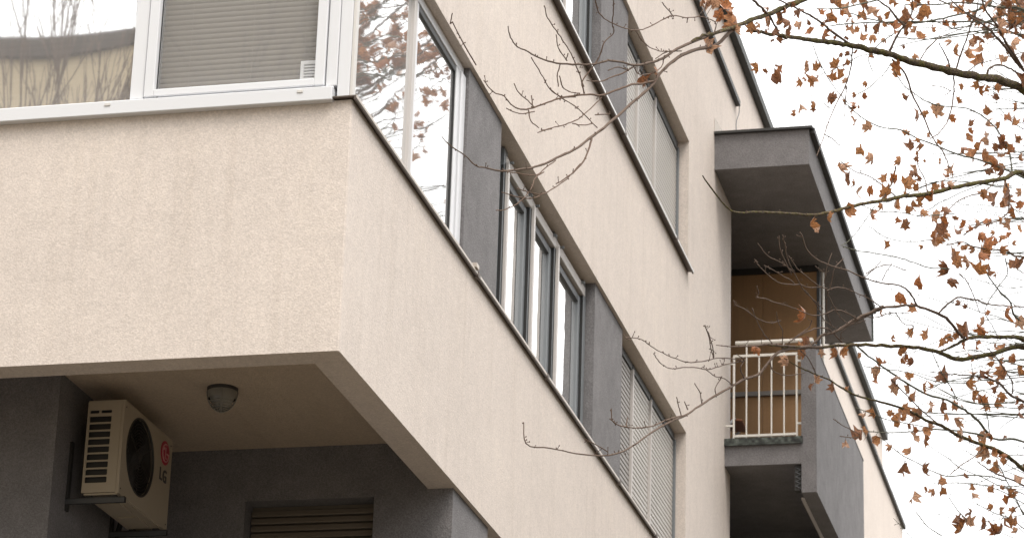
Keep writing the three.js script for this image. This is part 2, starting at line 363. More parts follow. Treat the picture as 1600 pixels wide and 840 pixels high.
function balcony(yf, rail, screen) {
  const b = group('balcony', house, 0, yf, 0), y = (v) => v - 10.49;
  box('slab', M.grey, b, 0.001, 0.784, y(10.25), y(10.475), -17.4, -13.32);
  box('slab', M.grey, b, -1.8, 0.0005, y(10.25), y(10.475), -17.5, Z_END);
  box('edge_flashing', M.copper, b, -0.012, 0.80, y(10.476), y(10.53), -13.6, -13.285);
  box('drip_edge', M.copper, b, -0.012, 0.80, y(10.455), y(10.475), -13.30, -13.285);
  box('parapet', M.grey, b, 0.785, 0.94, y(9.945), y(11.5), -17.4, -13.32);
  box('parapet_cap', M.grey, b, 0.78, 0.945, y(11.501), y(11.512), -17.41, -13.31);
  box('duct', M.rail, b, 0.745, 0.784, y(9.95), y(9.975), -17.3, -13.6);
  if (screen) box('screen', M.grey, b, -1.79, 0.66, y(7.4), y(10.249), -15.84, -15.8);
  if (!rail) return;
  const rl = group('railing', house);
  const tube = (n, a, c, r) => { const d = c.clone().sub(a), g = new THREE.CylinderGeometry(r, r, d.length(), 10); g.applyQuaternion(new THREE.Quaternion().setFromUnitVectors(V(0, 1, 0), d.clone().normalize())); g.translate(...a.clone().add(c).multiplyScalar(0.5).toArray()); mesh(n, g, M.railWhite, rl); };
  const zr = -13.37;
  tube('handrail', V(0.1, 11.58, zr), V(0.885, 11.58, zr), 0.021);
  tube('handrail', V(0.885, 11.58, zr + 0.02), V(0.885, 11.58, -17.3), 0.021);
  box('rail', M.railWhite, rl, 0.08, 0.74, 11.425, 11.45, zr - 0.012, zr + 0.012);
  box('rail', M.railWhite, rl, 0.08, 0.74, 10.565, 10.59, zr - 0.012, zr + 0.012);
  const px = [0.085, 0.215, 0.345, 0.473, 0.602, 0.733];
  px.forEach((x, i) => tube('bar', V(x, 10.53, zr), V(x, i === 1 || i === 4 ? 11.58 : 11.44, zr), i === 0 || i === 5 ? 0.012 : 0.0085));
  for (const yy of [10.68, 11.35]) { box('wall_bracket', M.railWhite, rl, 0.0015, 0.08, yy, yy + 0.02, zr - 0.01, zr + 0.01); box('wall_bracket', M.railWhite, rl, 0.74, 0.7845, yy, yy + 0.02, zr - 0.01, zr + 0.01); }
  for (const z of [-14.2, -15.6, -17]) tube('rail_post', V(0.885, 11.512, z), V(0.885, 11.57, z), 0.012);
}
balcony(10.49, true, true); balcony(7.44, false, false);
{ // dark grilled fitting under the balcony, on the inside of the parapet
  const v = group('wall_vent', scene, 0.7845, 9.98, -13.36);
  tag(v, 'dark grilled fitting fixed to the parapet under the balcony floor', 'vent');
  box('casing', M.blackMetal, v, -0.075, -0.001, 0.001, 0.255, -0.10, 0);
  for (let k = 0; k < 9; k++) { const g = new THREE.CylinderGeometry(0.006, 0.006, 0.062, 6); g.rotateZ(Math.PI / 2 + (k % 2 ? 0.5 : -0.5)); g.translate(-0.037, 0.03 + k * 0.024, 0.006); mesh('grille_bar', g, M.frameDark, v); }
}
{ // folding chair on the balcony: white side frame and wooden seat edge
  const c = group('folding_chair', scene, -0.17, 10.476, -14.1);
  tag(c, 'white folding chair with brown wooden top behind the balcony railing', 'chair');
  const stick = (n, m, a, d, r) => { const e = V(...d).sub(V(...a)), g = new THREE.CylinderGeometry(r, r, e.length(), 8); g.applyQuaternion(new THREE.Quaternion().setFromUnitVectors(V(0, 1, 0), e.clone().normalize())); g.translate((a[0] + d[0]) / 2, (a[1] + d[1]) / 2, (a[2] + d[2]) / 2); mesh(n, g, m, c); };
  for (const z of [0.3, -0.1]) { stick('leg', M.white, [0.23, 0.0, z], [-0.16, 0.62, z], 0.016); stick('leg', M.white, [-0.2, 0.0, z], [0.2, 0.44, z], 0.016); }
  const seat = rb('seat', M.wood, c, -0.2, 0.22, 0.43, 0.455, -0.1, 0.3, 0.008); seat.rotation.z = -0.12;
  rb('backrest', M.wood, c, -0.22, -0.18, 0.45, 0.85, -0.1, 0.3, 0.008);
}
{ // lightning conductor hanging from the end of the ledge, and a small pale plate at the wall
  const pts = [V(0.04, 14.5, -13.93), V(0.035, 14.42, -13.95), V(0.012, 14.33, -13.93), V(0.012, 14.1, -13.92), V(0.012, 13.62, -13.94)];
  mesh('lightning_conductor', new THREE.TubeGeometry(new THREE.CatmullRomCurve3(pts), 24, 0.005, 5), M.frameGrey, house);
  const s = new THREE.Shape([new THREE.Vector2(0, 0), new THREE.Vector2(0.09, 0), new THREE.Vector2(0, 0.17)]);
  const g = new THREE.ExtrudeGeometry(s, { depth: 0.01, bevelEnabled: false }); g.translate(0.002, 13.612, -12.58); mesh('flashing_upstand', g, M.whiteDull, house);
}

// ---------------------------------------------------------------- outdoor air-conditioning unit in the loggia
{
  const ac = group('air_conditioner', scene, -1.75, 6.538, -1.259); ac.rotation.y = Math.PI / 2;
  tag(ac, 'cream outdoor air conditioner with round fan grille mounted under the loggia ceiling', 'air conditioner');
  const W = 0.88, Hh = 0.58, Dp = 0.24;
  const front = new THREE.Shape(); front.moveTo(0.008, 0); front.lineTo(W, 0); front.lineTo(W, Hh); front.lineTo(0.008, Hh); front.closePath();
  const hole = new THREE.Path(); hole.absarc(0.325, 0.315, 0.243, 0, Math.PI * 2, true); front.holes.push(hole);
  const fg = new THREE.ExtrudeGeometry(front, { depth: 0.01, bevelEnabled: true, bevelSize: 0.006, bevelThickness: 0.006, bevelSegments: 2, curveSegments: 40 }); fg.translate(0, 0, -0.016);
  mesh('front_panel', fg, M.plasticBeige, ac);
  const side = new THREE.Shape(); side.moveTo(-Dp, 0); side.lineTo(-0.02, 0); side.lineTo(-0.02, Hh); side.lineTo(-Dp, Hh); side.closePath();
  const slot = (x0, x1, y0, y1) => { const r = 0.006, p = new THREE.Path(); p.moveTo(x0 + r, y0); p.lineTo(x1 - r, y0); p.quadraticCurveTo(x1, y0, x1, y0 + r); p.lineTo(x1, y1 - r); p.quadraticCurveTo(x1, y1, x1 - r, y1); p.lineTo(x0 + r, y1); p.quadraticCurveTo(x0, y1, x0, y1 - r); p.lineTo(x0, y0 + r); p.quadraticCurveTo(x0, y0, x0 + r, y0); side.holes.push(p); };
  for (let k = 0; k < 9; k++) slot(-Dp + 0.016, -0.082, 0.062 + k * 0.0485, 0.062 + k * 0.0485 + 0.038);
  slot(-Dp + 0.016, -0.165, 0.508, 0.528); slot(-0.152, -0.082, 0.508, 0.528);
  const sg = new THREE.ExtrudeGeometry(side, { depth: 0.008, bevelEnabled: false, curveSegments: 4 }); sg.rotateY(-Math.PI / 2); sg.translate(0.008, 0, 0);
  mesh('side_panel', sg, M.plasticBeige, ac);
  box('slot_shade_coil', M.blackMetal, ac, 0.03, 0.06, 0.02, Hh - 0.02, -Dp + 0.003, -0.03);  // coil coloured near-black and set close so the side slots look shaded
  rb('top_panel', M.plasticBeige, ac, 0.001, W, Hh, Hh + 0.012, -Dp, 0.002, 0.005);
  box('base_pan', M.plasticBeige, ac, 0.012, W - 0.01, -0.012, -0.001, -Dp + 0.012, -0.012);
  for (const q of [0.2, 0.5]) box('base_rib', M.plasticBeige, ac, q, q + 0.22, -0.02, -0.0125, -Dp + 0.05, -0.06);
  box('back_panel', M.plasticBeige, ac, 0.06, W, 0, Hh - 0.001, -Dp, -Dp + 0.01);
  box('end_panel', M.plasticBeige, ac, W - 0.01, W - 0.001, 0.001, Hh - 0.001, -Dp + 0.011, -0.017);
  const shroud = new THREE.CylinderGeometry(0.243, 0.243, 0.1, 40, 1, true); shroud.rotateX(Math.PI / 2); shroud.translate(0.325, 0.315, -0.067); mesh('shroud', shroud, M.guard, ac);
  const back = new THREE.CircleGeometry(0.243, 40); back.translate(0.325, 0.315, -0.116); mesh('fan_well', back, M.guard, ac);
  const guard = group('fan_guard', ac, 0.325, 0.315, -0.004);
  const rim = new THREE.TorusGeometry(0.243, 0.008, 8, 48); mesh('rim', rim, M.guard, guard);
  for (let k = 1; k < 13; k++) mesh('ring', new THREE.TorusGeometry(0.0188 * k, 0.0022, 5, 40), M.guard, guard);
  for (let k = 0; k < 6; k++) { const g = new THREE.CylinderGeometry(0.003, 0.003, 0.24, 6); g.translate(0, 0.12, -0.003); g.rotateZ((k * Math.PI) / 3); mesh('spoke', g, M.guard, guard); }
  const hub = new THREE.CylinderGeometry(0.03, 0.03, 0.006, 20); hub.rotateX(Math.PI / 2); mesh('hub', hub, M.guard, guard);
  const fan = group('fan', ac, 0.325, 0.315, -0.07);
  for (let k = 0; k < 3; k++) {
    const s = new THREE.Shape(); s.moveTo(0.03, -0.02); s.quadraticCurveTo(0.12, -0.11, 0.21, -0.06); s.quadraticCurveTo(0.235, 0.02, 0.2, 0.09); s.quadraticCurveTo(0.1, 0.06, 0.03, 0.03);
    const g = new THREE.ExtrudeGeometry(s, { depth: 0.004, bevelEnabled: false }); g.rotateX(0.35); g.rotateZ((k * 2 * Math.PI) / 3 + 0.3); mesh('blade', g, M.logoGrey, fan);
  }
  // maker's mark: red disc with a line face, and two letters
  const em = group('emblem', ac, 0.748, 0.472, 0.0025);
  const disc = new THREE.CylinderGeometry(0.078, 0.078, 0.003, 40); disc.rotateX(Math.PI / 2); mesh('disc', disc, M.red, em);
  const marks = [];
  { const a = new THREE.TorusGeometry(0.056, 0.0045, 6, 40, Math.PI * 1.62); a.rotateZ(Math.PI * 0.42); marks.push(a); }
  marks.push(boxGeo(-0.006, 0.003, -0.03, 0.036, -0.003, 0.003), boxGeo(-0.006, 0.022, -0.037, -0.029, -0.003, 0.003), boxGeo(0.02, 0.06, -0.006, 0.003, -0.003, 0.003));
  { const d = new THREE.CylinderGeometry(0.0095, 0.0095, 0.006, 14); d.rotateX(Math.PI / 2); d.translate(-0.029, 0.024, 0); marks.push(d); }
  const mk = mesh('mark', joined(marks), std([0.62, 0.30, 0.30], 0.4), em); mk.position.z = 0.0035;
  const font = await new FontLoader().loadAsync('fonts/droid/droid_sans_bold.typeface.json');
  const tg = new TextGeometry('LG', { font, size: 0.082, depth: 0.003, curveSegments: 8, bevelEnabled: false }); tg.computeBoundingBox(); tg.translate(-(tg.boundingBox.min.x + tg.boundingBox.max.x) / 2, 0, 0);
  const tx = mesh('lettering', tg, M.logoGrey, ac); tx.position.set(0.742, 0.283, 0.0005);
  for (const [x, y] of [[0.03, 0.55], [0.85, 0.55], [0.03, 0.03], [0.85, 0.03]]) { const g = new THREE.CylinderGeometry(0.005, 0.005, 0.003, 8); g.rotateX(Math.PI / 2); g.translate(x, y, 0.001); mesh('screw', g, M.guard, ac); }
  // wall brackets: upright on the wall and arm under the unit
  for (const x of [0.04, 0.8]) {
    const b = group('bracket', ac, x, 0, 0);
    box('arm', M.blackMetal, b, -0.016, 0.016, -0.056, -0.022, -0.348, 0.035); box('arm_lip', M.frameDark, b, -0.02, -0.0165, -0.06, -0.03, -0.348, 0.035);
    box('upright', M.blackMetal, b, -0.016, 0.016, -0.10, 0.34, -0.3495, -0.332);
    for (const z of [-0.2, -0.04]) box('rubber_foot', M.seal, b, -0.014, 0.014, -0.0215, -0.0125, z - 0.02, z + 0.02);
  }
  const pipe = new THREE.CatmullRomCurve3([V(W - 0.06, 0.08, -Dp + 0.005), V(W - 0.03, 0.05, -Dp - 0.06), V(W - 0.01, -0.25, -0.325), V(W - 0.01, -1.2, -0.325)]); mesh('pipe', new THREE.TubeGeometry(pipe, 30, 0.018, 8), M.seal, ac);
}
{ // bulkhead lamp on the loggia ceiling
  const l = group('ceiling_lamp', scene, -1.205, 7.2495, -1.49);
  tag(l, 'round grey bulkhead lamp with ribbed hood on the loggia ceiling', 'lamp');
  const base = new THREE.CylinderGeometry(0.098, 0.094, 0.02, 36); base.translate(0, -0.0105, 0); mesh('base', base, M.guard, l);
  const prof = []; for (let i = 0; i <= 12; i++) { const a = (i / 12) * Math.PI / 2; prof.push(new THREE.Vector2(Math.cos(a) * 0.082 + 0.0005, -0.021 - Math.sin(a) * 0.115)); }
  mesh('glass_dome', new THREE.LatheGeometry(prof, 32), M.lampGlass, l);
  const hp = []; for (let i = 0; i <= 8; i++) { const a = (i / 12) * Math.PI / 2; hp.push(new THREE.Vector2(Math.cos(a) * 0.092, -0.021 - Math.sin(a) * 0.128)); }
  const hoodMat = std([0.24, 0.23, 0.20], 0.45); hoodMat.side = THREE.DoubleSide;
  mesh('hood', new THREE.LatheGeometry(hp.slice(0, 4), 32, 0, Math.PI * 2), hoodMat, l);
  mesh('hood_shield', new THREE.LatheGeometry(hp.slice(3), 20, Math.PI * 0.05, Math.PI * 0.42), hoodMat, l);
  for (let k = 0; k < 5; k++) { const a = ((k + 3.4) / 9) * Math.PI / 2, g = new THREE.TorusGeometry(Math.cos(a) * 0.092, 0.0035, 6, 40); g.rotateX(Math.PI / 2); g.translate(0, -0.021 - Math.sin(a) * 0.128, 0); mesh('cage_ring', g, hoodMat, l); }
  for (let k = 0; k < 4; k++) { const pts = []; for (let i = 0; i <= 10; i++) { const a = (i / 10) * Math.PI / 2; pts.push(V(Math.cos(a) * 0.095, -0.021 - Math.sin(a) * 0.132, 0)); } const g = new THREE.TubeGeometry(new THREE.CatmullRomCurve3(pts), 12, 0.004, 6); g.rotateY(0.3 + (k * Math.PI) / 2); mesh('cage_bar', g, hoodMat, l); }
}

// ---------------------------------------------------------------- trees
const TREE = {
  b: [
    [33.2,10.6,0,1,3.403,11.908,-8.202,3.245,11.862,-7.866,3.117,11.797,-7.633,2.896,11.699,-7.282,2.694,11.648,-6.984,2.541,11.608,-6.764,2.407,11.578,-6.552,2.29,11.533,-6.362,2.149,11.466,-6.099,2.028,11.382,-5.845,1.913,11.282,-5.561,1.817,11.178,-5.288,1.751,11.099,-5.06,1.687,11.011,-4.823,1.628,10.919,-4.577],
    [10.7,4.9,0,0,2.43,11.593,-6.579,2.516,11.74,-6.527,2.571,11.807,-6.514,2.627,11.881,-6.478,2.646,11.951,-6.346],
    [9.8,6.4,0,0,2.561,11.794,-6.519,2.515,11.806,-6.382,2.485,11.821,-6.267,2.412,11.814,-6.08,2.346,11.802,-5.907],
    [10.7,6.1,0,0,2.164,11.482,-6.116,2.053,11.456,-5.78,1.985,11.428,-5.529,1.918,11.38,-5.281,1.875,11.34,-5.114,1.783,11.235,-4.726],
    [20.7,10.1,0,3,2.195,11.757,-5.481,1.908,11.399,-5.116,1.83,11.284,-4.969,1.743,11.146,-4.776,1.652,10.985,-4.525,1.564,10.814,-4.267,1.484,10.647,-3.988,1.427,10.525,-3.771,1.359,10.367,-3.546],
    [10.5,7,0,0,1.668,11.047,-4.314,1.714,11.104,-4.646,1.743,11.125,-4.885,1.76,11.111,-5.088],
    [6.4,3.1,0,0,2.183,11.479,-6.174,2.162,11.363,-6.266,2.117,11.2,-6.272,2.057,11.019,-6.191,2.009,10.828,-6.085,1.974,10.61,-5.955,1.942,10.406,-5.809],
    [5.4,3.2,0,0,2.12,11.194,-6.282,2.113,11.096,-6.291,2.105,10.921,-6.272],
    [4.2,2.6,0,0,1.983,10.661,-5.99,2.041,10.654,-6.091,2.08,10.624,-6.144],
    [8.7,4.4,0,0,2.448,11.562,-6.648,2.533,11.512,-6.827,2.572,11.384,-6.933,2.647,11.23,-7.031,2.725,11.035,-7.079,2.805,10.919,-7.132,2.841,10.792,-7.129],
    [6.7,4.4,0,0,2.888,11.687,-7.275,2.88,11.552,-7.321,2.86,11.393,-7.309,2.819,11.23,-7.239,2.756,11.093,-7.132,2.702,11.024,-7.05],
    [3.6,8.7,1,2,1.804,12.116,-8.634,1.867,12.084,-8.736,1.965,12.031,-8.871,2.116,12.016,-9.053,2.253,12.053,-9.21,2.392,12.018,-9.348,2.55,12.001,-9.508,2.725,11.984,-9.698,2.901,12.014,-9.925,3.042,12.023,-10.126,3.248,12.041,-10.462],
    [3.6,8.7,1,0,2.193,12.616,-9.042,2.278,12.501,-9.226,2.362,12.462,-9.343,2.465,12.426,-9.471,2.605,12.445,-9.637,2.782,12.509,-9.86,2.905,12.509,-10.031,3.01,12.458,-10.181,3.08,12.361,-10.27,3.132,12.251,-10.324,3.156,12.025,-10.304],
    [5,14,0,2,2.907,12.088,-6.675,3.033,12.09,-7.029,3.151,12.119,-7.32,3.237,12.118,-7.586,3.323,12.1,-7.867,3.412,12.068,-8.143],
    [5.9,13.1,0,0,3.143,12.233,-7.018,3.177,12.195,-7.233,3.232,12.187,-7.436,3.298,12.142,-7.735,3.397,12.078,-8.095],
    [5.5,3.3,0,0,2.633,11.632,-6.896,2.704,11.744,-6.899,2.791,11.845,-6.923,2.941,11.968,-7.045,3.075,12.088,-7.157,3.148,12.183,-7.162],
    [7.8,4.4,0,0,2.905,11.719,-7.284,2.936,11.813,-7.26,2.996,11.946,-7.218,3.038,12.035,-7.164,3.1,12.151,-7.086,3.122,12.219,-6.986],
    [7.8,4.4,0,0,2.869,11.699,-7.234,2.842,11.776,-7.119,2.796,11.825,-6.965],
    [10.1,8,0,0,3.126,11.811,-7.643,3.154,11.886,-7.651,3.236,11.966,-7.776,3.315,11.997,-7.945,3.409,12.027,-8.164],
    [5.9,11.1,1,0,1.933,12.776,-8.252,2.09,12.836,-8.539,2.255,12.901,-8.773,2.428,12.98,-8.969,2.606,13.078,-9.139,2.788,13.195,-9.304,2.969,13.325,-9.495,3.064,13.417,-9.567],
    [4.7,8.8,1,2,1.761,12.596,-8.106,1.889,12.697,-8.299,2.256,12.907,-8.764,2.604,13.065,-9.158,2.958,13.251,-9.613,3.313,13.482,-10.234],
    [4.6,8.3,1,0,1.692,12.613,-7.781,1.843,12.734,-8.061,2.008,12.861,-8.268,2.163,12.971,-8.415],
    [6,10.1,1,2,2.361,13.041,-8.705,2.621,13.161,-9,2.799,13.26,-9.193,2.973,13.349,-9.454,3.148,13.448,-9.76,3.325,13.571,-10.096],
    [3.6,6,1,0,2.044,12.497,-8.894,2.021,12.592,-8.774,2.171,12.773,-8.826,2.319,12.902,-8.899,2.473,13.049,-8.921],
    [3.5,3.6,1,0,1.721,12.3,-8.403,1.852,12.451,-8.574,1.972,12.572,-8.7,2.107,12.65,-8.868],
    [2.9,3.6,1,0,1.623,12.396,-8.008,1.664,12.301,-8.259,1.744,12.2,-8.507,1.851,12.116,-8.711],
    [3.6,4.8,1,0,1.902,12.225,-8.778,2.038,12.391,-8.939,2.146,12.547,-9.021,2.194,12.632,-9.031],
    [4.4,2.8,0,0,2.857,11.54,-7.289,2.795,11.542,-7.197,2.716,11.512,-7.094],
    [4.4,2.8,0,0,2.865,11.562,-7.296,2.84,11.513,-7.271,2.804,11.477,-7.227],
    [4.5,3.4,0,0,2.992,11.761,-7.413,3.06,11.846,-7.481,3.158,11.938,-7.615,3.306,12.074,-7.849,3.422,12.195,-8.046],
    [18.1,4.5,0,1,3.4,11.082,-8.068,3.232,10.909,-7.718,3.017,10.726,-7.333,2.853,10.593,-7.079,2.69,10.461,-6.849,2.529,10.368,-6.639,2.372,10.251,-6.42,2.265,10.174,-6.258,2.119,10.032,-5.999,2.007,9.91,-5.766,1.941,9.839,-5.608,1.815,9.724,-5.264,1.701,9.589,-4.882,1.638,9.499,-4.637,1.54,9.347,-4.213,1.47,9.374,-3.942,1.411,9.439,-3.761],
    [19.3,8.1,0,1,3.31,9.812,-8.828,3.087,9.646,-8.43,2.916,9.529,-8.183,2.782,9.458,-7.995,2.656,9.446,-7.756,2.496,9.407,-7.506,2.335,9.349,-7.286,2.164,9.279,-7.028,2.014,9.195,-6.776,1.87,9.091,-6.497,1.702,8.945,-6.049,1.589,8.83,-5.635],
    [14.2,7.5,0,0,2.867,9.608,-7.914,2.823,9.623,-7.778,2.754,9.658,-7.535,2.662,9.647,-7.352,2.554,9.63,-7.153,2.409,9.568,-6.971,2.313,9.517,-6.858,2.213,9.439,-6.784,2.114,9.357,-6.7,1.987,9.241,-6.567,1.897,9.16,-6.429,1.834,9.077,-6.371],
    [20.1,7.9,0,1,3.315,9.852,-8.768,3.184,9.788,-8.448,3.034,9.699,-8.171,2.899,9.622,-7.969,2.759,9.513,-7.851,2.655,9.439,-7.765],
    [8,6,0,0,2.71,9.661,-7.427,2.784,9.738,-7.433,2.854,9.798,-7.476,2.968,9.849,-7.66,3.095,9.891,-7.933,3.21,9.957,-8.161,3.342,10.043,-8.448],
    [8,4.3,0,0,2.562,9.636,-7.16,2.519,9.683,-6.974,2.462,9.694,-6.837,2.338,9.651,-6.65,2.235,9.623,-6.457,2.124,9.602,-6.205,2.029,9.562,-5.984,1.946,9.535,-5.75,1.894,9.549,-5.559,1.872,9.626,-5.445],
    [4.9,6.3,1,0,1.817,10.679,-8.461,1.897,10.698,-8.607,2.048,10.746,-8.84,2.203,10.787,-9.055,2.341,10.8,-9.254,2.446,10.809,-9.408,2.626,10.866,-9.644],
    [3.7,5.1,1,0,1.942,11.115,-8.598,2.079,11.115,-8.782,2.255,11.18,-8.999,2.397,11.204,-9.165,2.542,11.269,-9.336,2.688,11.347,-9.518],
    [5.1,11.9,1,2,2.915,10.972,-10.089,2.994,10.914,-10.364,3.077,10.894,-10.627,3.103,10.83,-10.825,3.189,10.83,-11.093],
    [4.5,8.3,0,2,2.81,10.086,-7.033,2.925,10.167,-7.185,3.004,10.176,-7.325,3.101,10.216,-7.496,3.247,10.295,-7.779,3.294,10.298,-7.898,3.376,10.343,-8.084],
    [5.9,4.6,0,0,3.182,10.863,-7.622,3.099,10.696,-7.446,2.984,10.584,-7.25,2.885,10.468,-7.093,2.819,10.353,-6.992],
    [7.1,4.6,0,0,3.249,10.909,-7.746,3.28,10.774,-7.768,3.261,10.611,-7.714,3.177,10.474,-7.557,3.044,10.355,-7.333,2.944,10.228,-7.192],
    [5.6,3.3,0,0,2.466,10.338,-6.556,2.37,10.402,-6.458,2.275,10.443,-6.353,2.183,10.434,-6.224,2.077,10.478,-6.08],
    [8.9,5.7,0,0,2.372,10.255,-6.421,2.403,10.352,-6.483,2.44,10.459,-6.561,2.461,10.629,-6.646],
    [4.5,3.4,0,0,2.69,10.466,-6.85,2.673,10.587,-6.866,2.622,10.703,-6.85,2.604,10.788,-6.862],
    [3.7,3.7,1,0,2.062,11.163,-8.764,1.957,10.921,-8.621,1.852,10.733,-8.5,1.801,10.678,-8.429],
    [3.7,3.8,1,0,2.008,10.947,-8.693,2.142,10.911,-8.896,2.317,10.945,-9.122,2.498,11.034,-9.326],
    [3.4,4.5,0,0,2.498,9.575,-7.153,2.371,9.522,-6.986,2.256,9.449,-6.874,2.182,9.423,-6.736],
    [4.5,3.4,0,0,2.402,9.535,-7.029,2.454,9.503,-7.217,2.516,9.517,-7.321,2.454,9.425,-7.384],
    [3.3,4.5,0,0,2.239,9.65,-6.427,2.321,9.729,-6.499,2.4,9.78,-6.595,2.521,9.8,-6.796],
    [4.5,3.4,0,0,2.34,9.663,-6.633,2.379,9.731,-6.615,2.425,9.805,-6.615],
    [3.5,4.6,0,0,3.005,9.802,-7.864,2.972,9.874,-7.621,2.934,9.927,-7.436,2.89,9.943,-7.315],
    [3.9,5.2,1,0,2.952,10.611,-10.814,2.908,10.668,-10.591,2.866,10.724,-10.37,2.976,10.904,-10.333,3.08,11.066,-10.368,3.073,11.172,-10.237],
    [8.6,13,1,0,1.803,10.103,-9.364,1.925,10.069,-9.687,2.055,10.029,-9.968,2.175,9.997,-10.182,2.334,9.963,-10.43,2.498,9.974,-10.654,2.625,9.945,-10.851,2.715,9.9,-10.999,2.805,9.81,-11.146],
    [16.4,3.3,0,1,3.264,8.816,-9.106,3.164,8.863,-8.929,3.064,8.894,-8.757,2.931,8.891,-8.534,2.782,8.897,-8.311,2.65,8.934,-8.131,2.536,8.939,-7.977,2.471,8.962,-7.887,2.374,8.972,-7.752,2.216,8.962,-7.518,2.093,8.94,-7.316,1.991,8.934,-7.109,1.897,8.941,-6.859,1.818,8.918,-6.638,1.721,8.879,-6.312,1.655,8.852,-6.032],
    [10.7,3.8,1,1,3.104,9.872,-11.671,2.897,9.787,-11.294,2.711,9.759,-11.003,2.525,9.719,-10.747,2.377,9.678,-10.562,2.192,9.596,-10.344,2.01,9.525,-10.127,1.851,9.478,-9.919],
    [12.9,3.5,0,1,3.271,9.436,-9.148,3.164,9.425,-8.894,3.102,9.461,-8.716,3.021,9.454,-8.532,2.89,9.409,-8.289,2.74,9.35,-8.061,2.592,9.305,-7.846],
    [4.6,4.7,0,0,2.717,8.518,-8.115,2.798,8.638,-8.268,2.898,8.768,-8.452,2.948,8.846,-8.55],
    [4.7,9.6,0,2,2.906,8.718,-8.449,3.014,8.671,-8.6,3.113,8.668,-8.769,3.255,8.661,-9.032],
    [3.8,6.6,1,0,1.939,9.456,-10.033,2.119,9.337,-10.221,2.229,9.302,-10.331,2.34,9.255,-10.436,2.469,9.238,-10.575,2.635,9.309,-10.801,2.801,9.365,-11.048,2.949,9.386,-11.285],
    [3.9,5.3,1,0,2.709,10.33,-10.698,2.73,10.176,-10.899,2.777,10.068,-11.05,2.809,9.962,-11.139,2.823,9.819,-11.176],
    [4.7,7.2,0,0,3.028,9.638,-8.277,3.087,9.621,-8.472,3.144,9.574,-8.699,3.188,9.527,-8.869,3.181,9.444,-8.923],
    [4.6,5.8,0,0,2.308,9.147,-7.536,2.412,9.079,-7.758,2.505,9.011,-7.922,2.634,8.938,-8.108],
    [3.4,3.4,0,0,1.901,8.674,-7.023,1.98,8.654,-7.181,2.07,8.641,-7.333],
    [3.4,3.4,0,0,1.943,8.556,-7.104,2.025,8.585,-7.252,2.085,8.628,-7.356],
    [3.8,5.2,1,0,1.752,9.649,-9.745,1.889,9.648,-9.957,2.012,9.642,-10.125,2.157,9.66,-10.301,2.34,9.677,-10.518],
    [3.3,4.4,0,0,1.818,8.918,-6.638,1.792,8.974,-6.438,1.751,8.978,-6.227],
    [3.8,5.1,1,0,2.236,8.79,-10.169,2.326,8.685,-10.251,2.434,8.633,-10.378],
    [3.8,5.1,1,0,2.489,9.032,-10.528,2.563,8.918,-10.584,2.635,8.854,-10.666],
    [3.9,5.2,1,0,2.709,9.042,-10.813,2.855,9.011,-11.023,3.001,9.012,-11.273,3.092,8.969,-11.44],
    [3.8,5.3,1,0,2.378,9.137,-10.437,2.561,9.199,-10.672,2.782,9.261,-10.987,2.93,9.257,-11.212,3.096,9.223,-11.492],
    [3.8,5.2,1,0,1.849,9.994,-9.643,2.058,10.053,-9.945,2.219,10.086,-10.162,2.398,10.09,-10.428,2.657,10.171,-10.774],
    [3.8,5.2,1,0,2.389,10.308,-10.137,2.445,10.196,-10.391,2.524,10.093,-10.619,2.573,10.002,-10.75],
    [3.9,5.3,1,0,2.57,10.347,-10.404,2.758,10.44,-10.639,2.937,10.469,-11.01,3.139,10.538,-11.44],
    [5.3,6.6,1,0,2.894,9.528,-11.239,2.967,9.371,-11.31,3.04,9.217,-11.389,3.094,9.105,-11.463],
    [11.2,2.6,0,0,1.569,10.822,-4.292,1.459,10.594,-3.905,1.373,10.399,-3.6,1.298,10.226,-3.338,1.24,10.085,-3.164,1.177,9.949,-2.944,1.117,9.838,-2.724,1.067,9.777,-2.529,1.015,9.711,-2.356,0.958,9.628,-2.217,0.883,9.547,-2.034,0.787,9.47,-1.822,0.722,9.436,-1.671,0.67,9.422,-1.53,0.621,9.409,-1.38,0.61,9.427,-1.272,0.617,9.451,-1.197],
    [14.3,2.5,0,0,1.575,10.835,-4.305,1.512,10.697,-4.155,1.461,10.571,-4.041,1.409,10.457,-3.84,1.327,10.273,-3.517,1.26,10.104,-3.3,1.212,9.963,-3.159,1.183,9.856,-3.079,1.123,9.66,-2.861,1.058,9.443,-2.608,0.996,9.23,-2.356,0.949,9.088,-2.177,0.903,8.95,-2.005,0.836,8.811,-1.804,0.778,8.695,-1.64,0.715,8.609,-1.495,0.642,8.537,-1.343,0.598,8.494,-1.247,0.532,8.47,-1.127,0.487,8.449,-1.035,0.435,8.488,-0.966,0.362,8.512,-0.825,0.333,8.543,-0.776],
    [8.1,2.7,0,0,1.188,9.878,-3.092,1.141,9.784,-2.91,1.099,9.708,-2.752,1.046,9.604,-2.579,0.974,9.469,-2.367,0.909,9.405,-2.196,0.833,9.319,-2.021,0.756,9.224,-1.862,0.68,9.118,-1.711,0.632,9.067,-1.62,0.582,9.055,-1.533,0.541,9.094,-1.463,0.494,9.085,-1.367,0.456,9.122,-1.262],
    [5.8,2.8,0,0,1.12,9.841,-2.742,1.078,9.749,-2.626,1.023,9.644,-2.47,0.967,9.551,-2.323,0.912,9.496,-2.175],
    [4.9,2.8,0,0,0.9,9.4,-2.172,0.892,9.464,-2.134,0.936,9.579,-2.19,0.983,9.688,-2.231,1.015,9.768,-2.208,1.069,9.864,-2.256,1.077,9.89,-2.177,1.101,9.94,-2.087,1.12,9.977,-1.988],
    [2.8,1.7,0,0,0.899,9.444,-2.16,0.879,9.521,-2.053,0.863,9.571,-1.921,0.846,9.592,-1.797,0.826,9.607,-1.63,0.807,9.618,-1.456,0.813,9.642,-1.332],
